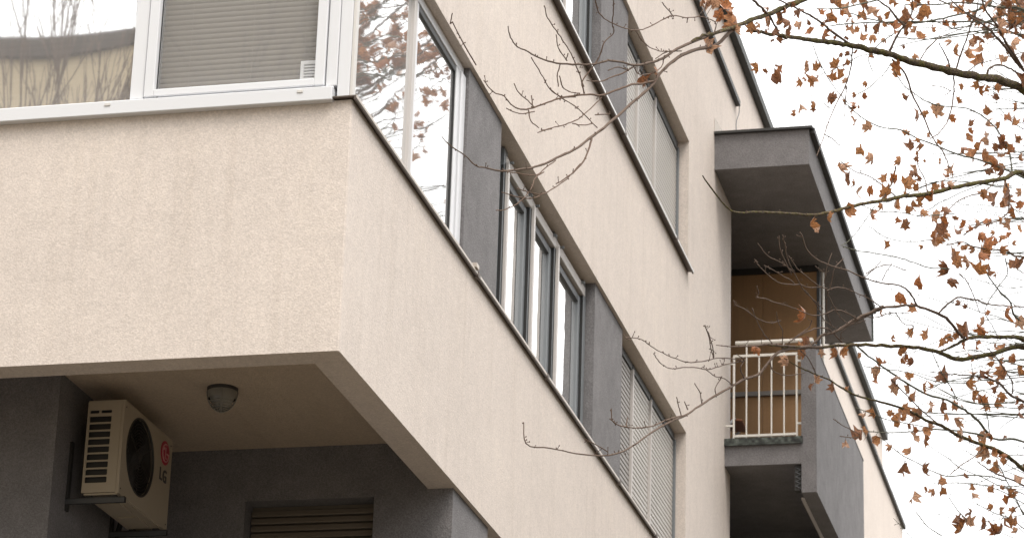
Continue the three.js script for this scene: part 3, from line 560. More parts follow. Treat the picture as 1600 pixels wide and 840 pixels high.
    [2.9,2.2,0,0,1.158,10.004,-2.535,1.179,10.015,-2.77,1.214,10.06,-2.98,1.27,10.163,-3.242],
    [2.1,3.9,0,0,1.045,9.878,-1.769,1.04,9.856,-1.934,1.071,9.885,-2.133,1.122,9.95,-2.381,1.162,10.011,-2.551,1.216,10.111,-2.723,1.286,10.253,-2.899,1.323,10.329,-3.023,1.369,10.425,-3.268,1.438,10.571,-3.574,1.479,10.648,-3.879,1.459,10.594,-3.905],
    [3,2.2,0,0,1.324,10.331,-3.034,1.31,10.307,-2.846,1.302,10.292,-2.728],
    [3,2.3,0,0,1.377,10.442,-3.306,1.366,10.415,-3.327],
    [6.3,4.1,0,0,0.953,9.098,-2.191,0.951,8.976,-2.111,0.931,8.8,-1.956,0.879,8.633,-1.757,0.846,8.562,-1.66],
    [3.6,2.1,0,0,0.974,9.454,-2.368,0.931,9.324,-2.241,0.88,9.184,-2.088,0.826,9.09,-1.949,0.77,9.017,-1.823,0.711,8.931,-1.688],
    [2.8,2.1,0,0,0.862,9.34,-2.085,0.795,9.286,-1.94,0.746,9.297,-1.837,0.711,9.358,-1.73,0.679,9.408,-1.584],
    [2.8,2.1,0,0,0.68,9.118,-1.711,0.648,9.143,-1.66,0.608,9.166,-1.587,0.585,9.21,-1.53],
    [2.7,2.1,0,0,0.672,9.112,-1.697,0.662,9.191,-1.686],
    [2.1,1.4,0,0,0.651,9.081,-1.655,0.673,9,-1.663,0.712,8.973,-1.711],
    [2.8,2.1,0,0,0.838,9.522,-1.912,0.812,9.548,-1.764,0.819,9.592,-1.661],
    [2.1,2.1,0,0,0.833,9.52,-1.899,0.85,9.562,-1.884],
    [2.8,2.1,0,0,0.859,9.128,-2.025,0.902,9.153,-2.119,0.946,9.213,-2.236],
    [2.1,2.1,0,0,0.807,9.486,-1.861,0.784,9.404,-1.877,0.785,9.342,-1.911],
    [2.8,2.1,0,0,0.794,9.412,-1.897,0.805,9.358,-1.95,0.843,9.356,-2.039,0.881,9.385,-2.127],
    [2.1,2.1,0,0,0.746,9.297,-1.837,0.795,9.278,-1.94,0.874,9.268,-2.103,0.969,9.199,-2.279],
    [2.9,2.1,0,0,1.088,9.774,-2.649,1.046,9.724,-2.494,1.008,9.659,-2.396],
    [2.8,2.1,0,0,0.771,9.008,-1.82,0.724,8.963,-1.723],
    [2.1,1.4,0,0,0.952,9.293,-2.282,1.014,9.376,-2.465],
    [2.7,2.1,0,0,0.554,9.018,-1.477,0.614,9.02,-1.578,0.682,9.086,-1.707],
    [3,2.2,0,0,1.24,10.085,-3.164,1.226,10.029,-3.163,1.197,9.945,-3.081,1.128,9.816,-2.819,1.115,9.826,-2.733],
    [2.3,2.2,0,0,1.312,10.249,-3.427,1.253,10.128,-3.171,1.206,10.017,-3.027],
    [2,1.6,0,0,0.396,9.22,-0.634,0.423,9.262,-0.575],
    [2,1.6,0,0,0.434,9.174,-1.144,0.408,9.221,-0.856,0.407,9.237,-0.642],
    [3.7,1.8,0,0,0.93,8.819,-1.968,0.888,8.641,-1.778,0.832,8.501,-1.601,0.794,8.432,-1.504,0.734,8.406,-1.396,0.68,8.401,-1.312],
    [3,1.7,0,0,0.781,8.619,-1.595,0.752,8.554,-1.511,0.734,8.406,-1.396,0.693,8.282,-1.272,0.648,8.205,-1.165,0.61,8.168,-1.081],
    [2.4,1.8,0,0,0.801,8.446,-1.523,0.764,8.378,-1.429,0.714,8.343,-1.333,0.619,8.322,-1.171],
    [3,1.8,0,0,0.819,8.755,-1.741,0.778,8.643,-1.606,0.75,8.57,-1.519,0.664,8.526,-1.366,0.604,8.5,-1.261],
    [11.7,3.4,0,0,1.817,9.051,-6.363,1.726,8.966,-6.128,1.623,8.837,-5.87,1.581,8.761,-5.802,1.512,8.617,-5.687,1.445,8.508,-5.457,1.379,8.375,-5.234,1.298,8.197,-4.918,1.241,8.053,-4.677,1.187,7.909,-4.43,1.135,7.79,-4.182,1.061,7.597,-3.82,1.014,7.453,-3.583,0.958,7.312,-3.322,0.898,7.222,-3.098,0.772,7.139,-2.762,0.658,7.107,-2.533,0.542,7.081,-2.325,0.522,7.224,-2.335],
    [4.2,2.3,0,0,1.443,8.582,-5.253,1.425,8.559,-5.158,1.35,8.449,-4.796,1.283,8.33,-4.513,1.23,8.242,-4.258,1.177,8.171,-3.929,1.121,8.108,-3.544,1.09,8.081,-3.295,1.059,8.044,-3.137,1.029,8.005,-3.02],
    [3.4,2.3,0,0,1.463,8.61,-5.34,1.411,8.527,-5.138,1.35,8.422,-4.897,1.301,8.332,-4.698,1.25,8.258,-4.421,1.207,8.188,-4.207,1.155,8.101,-3.966,1.124,8.077,-3.742,1.113,8.083,-3.588],
    [3.3,2.4,0,0,1.39,8.394,-5.275,1.357,8.381,-5.061,1.322,8.337,-4.872,1.292,8.317,-4.654],
    [2.5,2.1,0,0,1.312,8.218,-4.985,1.312,8.262,-4.933,1.349,8.38,-5.005],
    [3.3,2.4,0,0,1.334,8.423,-4.717,1.337,8.46,-4.575,1.344,8.497,-4.435,1.346,8.52,-4.28],
    [3.3,2.4,0,0,1.252,8.082,-4.726,1.25,8.142,-4.664,1.235,8.17,-4.512],
    [3.2,2.4,0,0,1.171,7.877,-4.355,1.163,7.932,-4.291,1.158,7.978,-4.226],
    [4.8,2.3,0,0,1.187,7.909,-4.43,1.127,7.794,-4.14,1.068,7.66,-3.864,1.008,7.565,-3.605,0.964,7.521,-3.435,0.908,7.504,-3.247,0.904,7.584,-3.222],
    [3.1,2.3,0,0,0.973,7.523,-3.467,0.927,7.499,-3.307,0.897,7.509,-3.21],
    [2.3,2.3,0,0,0.964,7.521,-3.435,0.967,7.591,-3.452],
    [2.4,2.4,0,0,1.196,7.962,-4.466,1.186,7.996,-4.386],
    [9.8,3.3,0,0,1.911,9.12,-6.591,1.777,9.016,-6.264,1.656,8.904,-5.883,1.6,8.844,-5.676,1.522,8.742,-5.395,1.44,8.622,-5.06,1.362,8.505,-4.672],
    [5.9,3.3,0,0,1.444,8.501,-5.463,1.436,8.545,-5.301,1.458,8.603,-5.318,1.431,8.588,-5.114],
    [2.6,2.6,0,0,1.581,8.761,-5.802,1.583,8.723,-5.906,1.648,8.765,-6.176,1.751,8.872,-6.455],
    [3,2.2,0,0,0.904,7.257,-3.137,0.853,7.269,-3.014,0.801,7.273,-2.896],
    [12.3,6.9,0,0,2.324,9.532,-6.852,2.215,9.448,-6.767,2.116,9.366,-6.683,2.019,9.273,-6.598,1.953,9.21,-6.522,1.902,9.168,-6.425,1.853,9.105,-6.384,1.798,9.031,-6.323,1.705,8.941,-6.078,1.655,8.892,-5.914],
    [5.4,3,0,0,2.136,9.383,-6.701,2.08,9.375,-6.542,2.007,9.343,-6.362,1.935,9.275,-6.257,1.869,9.218,-6.117,1.798,9.172,-5.869,1.731,9.123,-5.602,1.679,9.073,-5.393,1.632,9.025,-5.165,1.595,8.977,-5.01],
    [4.2,2.5,0,0,1.933,9.296,-6.189,1.882,9.295,-5.947,1.845,9.295,-5.759,1.825,9.316,-5.603,1.805,9.339,-5.454,1.786,9.38,-5.3,1.78,9.461,-5.198,1.772,9.507,-5.145],
    [4.7,3,0,0,1.98,9.415,-6.077,1.941,9.391,-5.975,1.878,9.337,-5.819,1.828,9.302,-5.654,1.784,9.256,-5.525,1.717,9.191,-5.278,1.677,9.169,-5.065,1.641,9.16,-4.837,1.627,9.169,-4.731],
    [3.6,2.5,0,0,1.8,9.279,-5.558,1.788,9.278,-5.495,1.75,9.253,-5.333,1.708,9.229,-5.131,1.666,9.196,-4.935],
    [3.1,2,0,0,1.935,9.391,-5.945,1.88,9.382,-5.73,1.829,9.377,-5.503,1.794,9.405,-5.31],
    [4.9,3.7,0,0,2.314,9.523,-6.848,2.231,9.525,-6.634,2.172,9.513,-6.498,2.107,9.497,-6.337,2.032,9.458,-6.172,1.978,9.404,-6.093],
    [4.2,2.6,0,0,1.969,9.428,-6.005,1.988,9.499,-5.943,2.012,9.569,-5.924,2.039,9.645,-5.923],
    [3.1,2.6,0,0,1.983,9.492,-5.938,1.957,9.485,-5.857,1.933,9.486,-5.766],
    [3.2,2.1,0,0,1.997,9.427,-6.113,2.024,9.499,-6.068,2.04,9.552,-6.033,2.107,9.66,-6.091],
    [3.7,3.1,0,0,2.013,9.342,-6.392,1.986,9.378,-6.191,1.979,9.408,-6.088],
    [3.2,2.7,0,0,2.006,9.341,-6.366,2.046,9.325,-6.556,2.094,9.336,-6.69,2.189,9.404,-6.801],
    [3.2,2.7,0,0,1.97,9.366,-6.155,1.953,9.308,-6.241,1.956,9.276,-6.343,1.966,9.251,-6.462],
    [3.6,2.5,0,0,1.683,9.018,-5.65,1.626,8.944,-5.479,1.568,8.885,-5.182,1.531,8.852,-4.906,1.496,8.811,-4.683,1.493,8.816,-4.609],
    [3.1,2,0,0,1.612,8.862,-5.708,1.585,8.859,-5.479,1.569,8.875,-5.244,1.563,8.903,-5.022],
    [4.1,2.6,0,0,1.656,8.896,-5.908,1.68,8.981,-5.777,1.668,8.999,-5.61,1.674,9.036,-5.5],
    [4.7,3.6,0,0,1.855,9.188,-6.14,1.831,9.141,-6.163,1.768,9.06,-6.079,1.698,8.961,-5.976],
    [7,4.7,0,0,2.011,9.209,-6.738,1.969,9.218,-6.563,1.934,9.217,-6.424,1.868,9.167,-6.274,1.8,9.094,-6.151,1.715,8.983,-6.009],
    [2.6,2,0,0,1.81,9.335,-5.489,1.761,9.323,-5.259,1.686,9.275,-4.935,1.651,9.291,-4.735],
    [3.1,2,0,0,1.794,9.308,-5.458,1.771,9.355,-5.261,1.754,9.405,-5.131,1.755,9.485,-5.088],
    [3,2,0,0,1.601,8.985,-5.036,1.613,9.017,-5.022,1.613,9.04,-4.939],
    [2.7,2.1,0,0,2.006,9.218,-6.697,2.018,9.255,-6.644,2.054,9.294,-6.664],
    [2.6,1.6,0,0,1.852,9.302,-5.779,1.904,9.281,-6.096,1.927,9.245,-6.313,1.993,9.257,-6.548],
    [2.9,2.4,0,0,1.329,8.441,-4.567,1.343,8.461,-4.657],
    [2.9,1.9,0,0,1.337,8.432,-4.723,1.344,8.469,-4.622,1.348,8.503,-4.453,1.343,8.514,-4.277],
    [2.7,2.1,0,0,2.224,9.622,-6.432,2.294,9.703,-6.477,2.356,9.79,-6.504]],
  l: [
    [1.69,10.962,-4.587,55,1.675,11.025,-4.588,12,0],
    [1.658,10.923,-4.639,40,1.65,10.954,-4.669,3,0],
    [1.7,11.012,-4.781,36,1.68,11,-4.792,5,0],
    [1.714,11.089,-4.824,48,1.74,11.123,-4.855,8,0],
    [1.735,11.06,-4.927,56,1.727,11.066,-4.971,3,0],
    [1.731,11.031,-5.006,32,1.735,11.077,-5,9,0],
    [1.748,11.095,-5.167,40,1.767,11.118,-5.117,9,0],
    [1.801,11.188,-4.919,60,1.787,11.215,-4.872,10,0],
    [1.79,11.147,-4.99,72,1.75,11.12,-4.961,10,0],
    [1.839,11.224,-4.936,48,1.819,11.267,-4.945,8,0],
    [1.859,11.137,-4.961,72,1.747,11.122,-4.936,24,0],
    [1.879,11.296,-5.342,65,1.935,11.392,-5.343,22,0],
    [1.813,11.133,-5.117,40,1.775,11.128,-5.145,8,0],
    [1.892,11.328,-5.165,65,1.897,11.36,-5.197,4,0],
    [1.87,11.311,-5.002,40,1.859,11.327,-5.024,2,0],
    [1.928,11.347,-5.624,70,1.927,11.295,-5.597,7,0],
    [1.997,11.405,-5.791,71,1.999,11.357,-5.774,7,0],
    [1.732,11.127,-4.676,32,1.714,11.104,-4.646,5,0],
    [1.698,11.097,-4.635,32,1.708,11.097,-4.605,3,0],
    [2.019,11.428,-5.657,41,2.028,11.446,-5.686,3,0],
    [2.062,11.445,-5.643,46,2.019,11.442,-5.655,9,0],
    [1.808,12.646,-8.028,92,1.805,12.704,-7.991,12,1],
    [1.856,12.711,-8.099,46,1.843,12.734,-8.061,7,1],
    [1.83,12.77,-8.047,65,1.824,12.719,-8.026,7,1],
    [1.784,12.758,-7.971,51,1.787,12.689,-7.956,10,1],
    [1.714,12.577,-7.791,46,1.711,12.628,-7.816,6,1],
    [1.912,12.794,-8.251,88,1.933,12.776,-8.252,5,1],
    [1.895,12.733,-8.305,56,1.889,12.697,-8.299,6,1],
    [1.878,12.655,-8.288,47,1.873,12.684,-8.275,6,1],
    [1.918,12.657,-8.343,79,1.935,12.723,-8.357,10,1],
    [2.156,11.493,-6.027,38,2.137,11.476,-6.032,5,0],
    [2.248,11.545,-6.175,76,2.219,11.5,-6.231,14,0],
    [2.059,12.807,-8.833,95,2.171,12.773,-8.826,20,1],
    [2.019,12.744,-8.524,56,2.027,12.776,-8.473,9,1],
    [2.13,12.774,-8.619,71,2.119,12.828,-8.589,11,1],
    [2.018,12.799,-8.378,84,2.011,12.806,-8.395,1,1],
    [2.025,12.879,-8.329,89,2.027,12.874,-8.286,3,1],
    [2.103,12.854,-8.377,89,2.085,12.916,-8.341,13,1],
    [2.13,12.869,-8.633,57,2.131,12.852,-8.597,1,1],
    [1.915,12.756,-8.377,47,1.935,12.723,-8.357,5,1],
    [2.081,11.449,-5.95,29,2.109,11.469,-5.948,7,0],
    [2.155,12.752,-8.81,38,2.152,12.751,-8.819,1,1],
    [1.922,11.368,-5.454,33,1.96,11.41,-5.436,12,0],
    [1.987,12.875,-8.25,47,2.008,12.861,-8.268,5,1],
    [2.243,12.84,-8.757,76,2.255,12.901,-8.773,9,1],
    [2.466,11.78,-6.294,59,2.497,11.815,-6.31,8,0],
    [1.621,10.756,-4.906,52,1.68,11,-4.792,58,0],
    [1.665,10.768,-4.989,40,1.719,11.055,-4.941,60,0],
    [1.722,10.88,-5.178,40,1.775,11.128,-5.145,51,0],
    [1.742,10.925,-5.321,49,1.8,11.158,-5.231,53,0],
    [1.719,10.83,-5.283,81,1.792,11.148,-5.203,69,0],
    [1.535,12.287,-8.186,42,1.654,12.325,-8.196,23,1],
    [1.563,12.248,-8.252,65,1.664,12.301,-8.259,20,1],
    [1.635,12.263,-8.273,70,1.674,12.289,-8.29,8,1],
    [1.477,12.19,-8.334,51,1.674,12.289,-8.29,40,1],
    [1.528,12.18,-8.263,42,1.674,12.289,-8.29,32,1],
    [1.565,12.195,-8.337,70,1.694,12.263,-8.352,26,1],
    [1.637,12.223,-8.321,33,1.694,12.263,-8.352,12,1],
    [1.77,12.393,-8.493,70,1.787,12.375,-8.489,4,1],
    [1.827,12.372,-8.525,61,1.819,12.413,-8.531,6,1],
    [1.742,12.299,-8.417,37,1.737,12.319,-8.424,3,1],
    [1.783,12.3,-8.495,75,1.754,12.338,-8.446,11,1],
    [1.729,12.227,-8.402,65,1.714,12.238,-8.414,3,1],
    [2.095,11.423,-6.207,30,2.172,11.421,-6.22,16,0],
    [2.135,11.447,-6.245,30,2.172,11.421,-6.22,7,0],
    [2.212,11.416,-6.181,34,2.175,11.436,-6.208,7,0],
    [1.85,12.435,-8.532,38,1.852,12.451,-8.574,1,1],
    [1.982,12.37,-8.879,38,2.021,12.37,-8.919,8,1],
    [2.129,11.238,-6.295,42,2.122,11.22,-6.271,2,0],
    [1.939,12.849,-8.187,46,1.946,12.813,-8.19,6,1],
    [2.594,11.853,-6.459,86,2.606,11.853,-6.491,4,0],
    [2.519,13.043,-8.911,90,2.454,13.031,-8.918,12,1],
    [2.434,12.983,-8.891,67,2.434,13.013,-8.915,3,1],
    [2.327,12.873,-8.907,52,2.319,12.902,-8.899,5,1],
    [2.367,12.847,-8.881,38,2.319,12.902,-8.899,11,1],
    [2.421,12.919,-9.012,52,2.428,12.98,-8.969,13,1],
    [2.645,11.85,-6.919,65,2.77,11.82,-6.917,24,0],
    [2.549,12.991,-9.177,57,2.561,13.046,-9.109,14,1],
    [2.661,13.048,-9.26,77,2.649,13.089,-9.215,10,1],
    [2.743,13.135,-9.381,58,2.737,13.135,-9.329,4,1],
    [2.674,13.066,-9.177,38,2.649,13.089,-9.215,4,1],
    [2.901,11.837,-6.996,57,2.866,11.907,-6.984,15,0],
    [2.886,11.887,-7.269,88,2.958,11.863,-7.244,13,0],
    [3.007,11.874,-7.282,92,2.966,11.88,-7.239,9,0],
    [3.035,11.923,-7.226,48,2.996,11.946,-7.218,9,0],
    [3.08,11.992,-7.551,84,3.109,11.892,-7.548,17,0],
    [3.091,11.897,-7.537,97,3.097,11.88,-7.531,2,0],
    [2.556,11.642,-6.618,39,2.473,11.667,-6.553,20,0],
    [2.613,11.674,-6.863,56,2.659,11.674,-6.897,10,0],
    [2.478,11.52,-6.69,64,2.48,11.543,-6.715,2,0],
    [2.232,12.565,-9.125,62,2.235,12.559,-9.134,2,1],
    [2.382,12.913,-8.88,48,2.357,12.939,-8.904,4,1],
    [2.717,13.17,-9.101,62,2.71,13.21,-9.097,7,1],
    [2.968,12.09,-6.943,65,2.986,12.089,-6.897,5,0],
    [2.844,13.266,-9.247,48,2.843,13.282,-9.258,2,1],
    [2.924,13.323,-9.335,77,2.93,13.327,-9.389,4,1],
    [2.873,13.246,-9.353,48,2.879,13.26,-9.399,2,1],
    [3.218,12.193,-7.254,71,3.191,12.193,-7.284,5,0],
    [3.103,13.421,-9.716,59,3.104,13.423,-9.684,3,1],
    [3.254,12.181,-7.462,75,3.241,12.182,-7.474,3,0],
    [3.263,12.16,-7.564,62,3.265,12.165,-7.585,1,0],
    [3.315,12.162,-7.587,53,3.273,12.159,-7.623,8,0],
    [3.349,12.177,-7.786,89,3.298,12.142,-7.735,10,0],
    [3.249,13.445,-10.068,64,3.224,13.424,-10.079,6,1],
    [3.291,13.404,-10.149,79,3.269,13.453,-10.157,8,1],
    [3.251,13.368,-10.137,50,3.269,13.453,-10.157,12,1],
    [3.278,13.56,-9.912,79,3.259,13.525,-9.97,10,1],
    [3.211,13.502,-9.803,59,3.192,13.479,-9.844,7,1],
    [3.145,12.079,-7.476,35,3.194,12.119,-7.453,13,0],
    [3.391,12.091,-7.972,90,3.372,12.094,-8.005,4,0],
    [3.247,11.989,-7.723,63,3.251,12.023,-7.761,3,0],
    [3.064,11.725,-7.605,62,3.09,11.785,-7.589,13,0],
    [3.377,11.964,-8.127,91,3.397,12.024,-8.136,10,0],
    [2.636,11.936,-6.473,51,2.634,11.907,-6.428,2,0],
    [2.547,13.141,-8.879,48,2.556,13.131,-8.926,6,1],
    [2.635,13.204,-9.014,38,2.644,13.173,-9.024,6,1],
    [3.17,12.222,-7.203,53,3.169,12.204,-7.179,1,0],
    [3.295,13.338,-10.197,30,3.269,13.453,-10.157,21,1],
    [2.002,11.056,-6.217,71,2.057,11.019,-6.191,11,0],
    [2.055,11.073,-6.201,34,2.072,11.064,-6.211,4,0],
    [1.795,10.909,-6.057,67,2.033,10.923,-6.138,49,0],
    [1.748,10.875,-6.034,42,2.021,10.876,-6.111,56,0],
    [1.903,10.935,-6.071,59,2.039,10.947,-6.151,29,0],
    [1.877,10.907,-6.076,33,2.027,10.899,-6.125,31,0],
    [1.906,12.221,-8.752,38,1.902,12.225,-8.778,1,1],
    [1.949,12.254,-8.869,52,1.936,12.266,-8.818,6,1],
    [1.806,12.119,-8.679,37,1.812,12.112,-8.647,1,1],
    [1.901,12.102,-8.738,56,1.867,12.084,-8.736,7,1],
    [1.928,12.079,-8.713,38,1.879,12.077,-8.753,9,1],
    [1.883,12.074,-8.729,33,1.879,12.077,-8.753,1,1],
    [1.895,11.985,-8.821,71,1.94,12.045,-8.837,12,1],
    [1.996,11.97,-8.922,71,2.021,12.025,-8.939,9,1],
    [2.25,10.581,-6.169,71,2.075,10.628,-6.137,37,0],
    [2.317,10.588,-6.347,92,2.275,10.443,-6.353,29,0],
    [1.856,12.038,-8.723,38,1.879,12.077,-8.753,7,1],
    [2.09,10.428,-6.078,41,2.104,10.467,-6.116,6,0],
    [2.493,11.365,-6.968,48,2.572,11.384,-6.933,16,0],
    [2.538,11.344,-6.95,30,2.581,11.365,-6.945,9,0],
    [2.614,11.241,-7.073,65,2.647,11.23,-7.031,6,0],
    [2.666,11.231,-7.025,43,2.647,11.23,-7.031,4,0],
    [2.522,12.385,-9.632,87,2.552,12.438,-9.574,13,1],
    [2.858,11.285,-7.29,57,2.835,11.291,-7.265,6,0],
    [2.289,12.054,-9.273,52,2.287,12.044,-9.245,1,1],
    [2.696,11.073,-7.09,43,2.715,11.059,-7.073,4,0],
    [2.308,11.921,-9.342,76,2.357,12.026,-9.313,21,1],
    [2.416,11.958,-9.361,72,2.431,12.013,-9.388,8,1],
    [2.509,10.656,-6.597,59,2.458,10.608,-6.635,15,0],
    [2.774,10.864,-7.164,43,2.818,10.871,-7.131,9,0],
    [2.797,12.419,-10.013,59,2.843,12.509,-9.946,20,1],
    [2.796,12.364,-10.072,54,2.874,12.509,-9.988,31,1],
    [2.794,12.102,-9.676,96,2.747,11.988,-9.726,23,1],
    [2.755,12.037,-9.727,67,2.747,11.988,-9.726,8,1],
    [2.932,12.455,-10.157,78,2.971,12.478,-10.125,9,1],
    [3.064,11.669,-7.643,58,3.09,11.785,-7.589,25,0],
    [3.195,11.746,-7.972,54,3.264,11.868,-7.908,29,0],
    [3.145,12.531,-10.193,79,3.019,12.446,-10.192,26,1],
    [3.194,12.486,-10.233,64,3.01,12.458,-10.181,32,1],
    [2.946,12.345,-10.251,98,3.054,12.398,-10.236,21,1],
    [2.9,12.101,-9.841,68,2.879,12.01,-9.897,19,1],
    [3.012,12.296,-10.324,69,3.099,12.32,-10.29,16,1],
    [3.042,12.331,-10.322,79,3.093,12.334,-10.283,9,1],
    [3.089,12.352,-10.228,59,3.08,12.361,-10.27,2,1],
    [3.193,12.373,-10.344,64,3.093,12.334,-10.283,18,1],
    [3.139,12.27,-10.37,64,3.132,12.251,-10.324,2,1],
    [3.105,12.303,-10.316,69,3.112,12.292,-10.304,1,1],
    [2.96,12.055,-9.916,82,2.936,12.016,-9.975,11,1],
    [2.847,12.035,-9.875,87,2.835,12.003,-9.84,4,1],
    [2.913,12.01,-9.889,77,2.901,12.014,-9.925,2,1],
    [3.042,12.22,-10.351,74,3.135,12.223,-10.322,16,1],
    [2.969,12.045,-10.033,78,2.971,12.019,-10.025,4,1],
    [3.027,12.02,-10.032,78,3.007,12.021,-10.075,4,1],
    [2.613,10.754,-6.829,38,2.609,10.767,-6.859,0,0],
    [2.659,10.748,-6.875,43,2.615,10.735,-6.855,9,0],
    [3.248,12.368,-10.316,39,3.086,12.347,-10.276,28,1],
    [3.249,12.194,-10.36,59,3.141,12.166,-10.317,19,1],
    [2.069,10.432,-6.168,71,2.104,10.467,-6.116,12,0],
    [2.144,10.362,-6.211,71,2.183,10.434,-6.224,15,0],
    [2.186,10.334,-6.249,52,2.218,10.437,-6.272,19,0],
    [1.921,11.203,-8.605,89,1.942,11.115,-8.598,15,1],
    [2.284,10.318,-6.391,62,2.335,10.417,-6.419,20,0],
    [2.147,10.026,-6.084,80,2.137,10.05,-6.031,9,0],
    [2.031,9.885,-5.771,56,2.021,9.925,-5.795,6,0],
    [1.915,9.759,-5.622,60,1.925,9.824,-5.565,17,0],
    [1.955,9.743,-5.701,51,1.949,9.847,-5.628,26,0],
    [2.388,10.506,-6.59,58,2.443,10.48,-6.572,11,0],
    [2.456,10.482,-6.58,72,2.443,10.48,-6.572,3,0],
    [2.537,10.455,-6.628,91,2.44,10.459,-6.561,21,0],
    [2.397,10.315,-6.44,67,2.395,10.328,-6.467,0,0],
    [2.425,10.42,-6.55,43,2.426,10.419,-6.532,1,0],
    [2.208,11.195,-8.913,101,2.211,11.164,-8.944,7,1],
    [2.564,10.328,-6.757,67,2.57,10.391,-6.691,16,0],
    [2.025,11.069,-8.742,74,2.022,11.072,-8.71,3,1],
    [2.239,11.118,-9.015,48,2.255,11.18,-8.999,12,1],
    [2.296,11.086,-9.118,64,2.326,11.192,-9.082,21,1],
    [2.133,10.825,-8.875,58,2.142,10.911,-8.896,13,1],
    [2.589,10.634,-6.807,49,2.635,10.674,-6.854,11,0],
    [2.612,10.656,-6.861,72,2.641,10.66,-6.856,6,0],
    [2.621,10.589,-6.862,62,2.66,10.616,-6.862,9,0],
    [2.613,10.529,-6.88,62,2.682,10.527,-6.858,13,0],
    [2.779,10.596,-7.042,68,2.833,10.577,-7.05,11,0],
    [2.847,10.595,-7.037,62,2.853,10.593,-7.079,4,0],
    [2.724,10.439,-6.881,77,2.711,10.478,-6.877,8,0],
    [2.659,10.419,-6.861,62,2.67,10.45,-6.822,9,0],
    [2.621,10.348,-6.775,56,2.61,10.414,-6.744,15,0],
    [2.421,11.223,-9.13,68,2.416,11.212,-9.187,6,1],
    [2.525,11.267,-9.35,86,2.524,11.261,-9.315,2,1],
    [2.497,11.221,-9.339,51,2.506,11.253,-9.293,8,1],
    [2.833,10.355,-6.965,62,2.828,10.368,-7.004,1,0],
    [2.623,11.247,-9.457,86,2.615,11.308,-9.427,12,1],
    [2.584,11.145,-9.425,92,2.579,11.289,-9.381,26,1],
    [2.811,10.178,-7.049,62,2.824,10.096,-7.052,15,0],
    [2.544,11.045,-9.288,68,2.476,11.023,-9.3,13,1],
    [2.513,10.972,-9.3,63,2.476,11.023,-9.3,10,1],
    [2.767,10.111,-7.011,52,2.81,10.086,-7.033,11,0],
    [2.678,11.309,-9.559,46,2.67,11.337,-9.495,9,1],
    [2.89,10.226,-7.156,62,2.956,10.244,-7.21,14,0],
    [2.951,10.305,-7.184,52,2.981,10.275,-7.245,12,0],
    [3.061,10.377,-7.371,78,3.061,10.37,-7.361,1,0],
    [3.12,10.449,-7.506,63,3.127,10.43,-7.473,1,0],
    [3.177,10.652,-7.511,95,3.109,10.717,-7.468,20,0],
    [3.238,10.846,-7.746,75,3.26,10.858,-7.754,5,0],
    [3.228,10.769,-7.783,107,3.278,10.753,-7.762,9,0],
    [3.27,10.708,-7.765,75,3.271,10.692,-7.741,1,0],
    [3.091,11.985,-10.178,142,3.093,12.028,-10.21,5,1],
    [3.006,12.008,-10.143,83,3.024,12.022,-10.101,6,1],
    [2.96,11.943,-10.039,59,2.989,12.02,-10.05,13,1],
    [3.091,10.652,-7.413,58,3.085,10.682,-7.421,5,0],
    [2.815,10.737,-7.188,58,2.836,10.808,-7.129,17,0],
    [2.867,10.772,-7.142,52,2.836,10.808,-7.129,9,0],
    [3.37,10.806,-7.811,53,3.28,10.774,-7.768,18,0],
    [3.375,10.663,-7.742,53,3.271,10.692,-7.741,21,0],
    [3.279,10.647,-7.759,53,3.263,10.632,-7.721,3,0],
    [3.226,10.348,-7.582,63,3.177,10.474,-7.557,26,0],
    [3.264,10.379,-7.712,64,3.247,10.295,-7.779,20,0],
    [3.185,10.303,-7.621,79,3.174,10.256,-7.637,10,0],
    [3.168,10.352,-7.525,58,3.143,10.445,-7.501,19,0],
    [3.066,10.263,-7.337,73,3.019,10.323,-7.298,17,0],
    [3.081,10.26,-7.478,89,3.077,10.206,-7.453,8,0],
    [3.072,10.174,-7.488,94,3.077,10.206,-7.453,8,0],
    [3.038,10.115,-7.384,73,3.052,10.196,-7.41,13,0],
    [3.124,10.178,-7.565,63,3.137,10.236,-7.567,11,0],
    [3.19,10.262,-7.678,63,3.192,10.266,-7.673,1,0],
    [3.015,10.155,-7.355,52,3.016,10.181,-7.346,5,0],
    [2.943,10.124,-7.291,57,2.964,10.172,-7.255,12,0],
    [2.943,10.073,-7.332,52,2.994,10.175,-7.307,23,0],
    [2.852,10.005,-7.067,72,2.839,10.106,-7.071,18,0],
    [2.988,10.263,-7.223,47,2.981,10.275,-7.245,1,0],
    [3.277,10.503,-7.727,64,3.229,10.56,-7.655,18,0],
    [3.223,10.479,-7.598,48,3.198,10.509,-7.596,7,0],
    [3.314,10.6,-7.761,48,3.261,10.611,-7.714,12,0],
    [2.42,10.959,-9.316,40,2.431,11,-9.249,11,1],
    [2.903,10.149,-7.161,41,2.896,10.147,-7.147,2,0],
    [3.361,10.494,-7.803,53,3.261,10.611,-7.714,33,0],
    [3.285,10.352,-7.778,42,3.247,10.295,-7.779,13,0],
    [2.612,10.846,-9.601,103,2.603,10.859,-9.615,2,1],
    [2.889,10.032,-7.338,78,2.896,9.941,-7.33,16,0],
    [2.819,9.878,-7.332,88,2.896,9.941,-7.33,19,0],
    [2.377,10.682,-9.469,80,2.433,10.808,-9.389,28,1],
    [2.818,10.98,-10.041,99,2.915,10.972,-10.089,18,1],
    [2.97,10.024,-7.357,62,2.896,9.941,-7.33,20,0],
    [2.922,11.001,-10.112,76,2.915,10.972,-10.089,4,1],
    [2.998,10.983,-10.176,47,2.935,10.957,-10.158,12,1],
    [2.441,9.617,-6.996,67,2.445,9.584,-7.016,8,0],
    [3.187,9.869,-8.122,160,3.195,9.949,-8.132,14,0],
    [2.885,9.641,-7.876,106,2.845,9.616,-7.846,9,0],
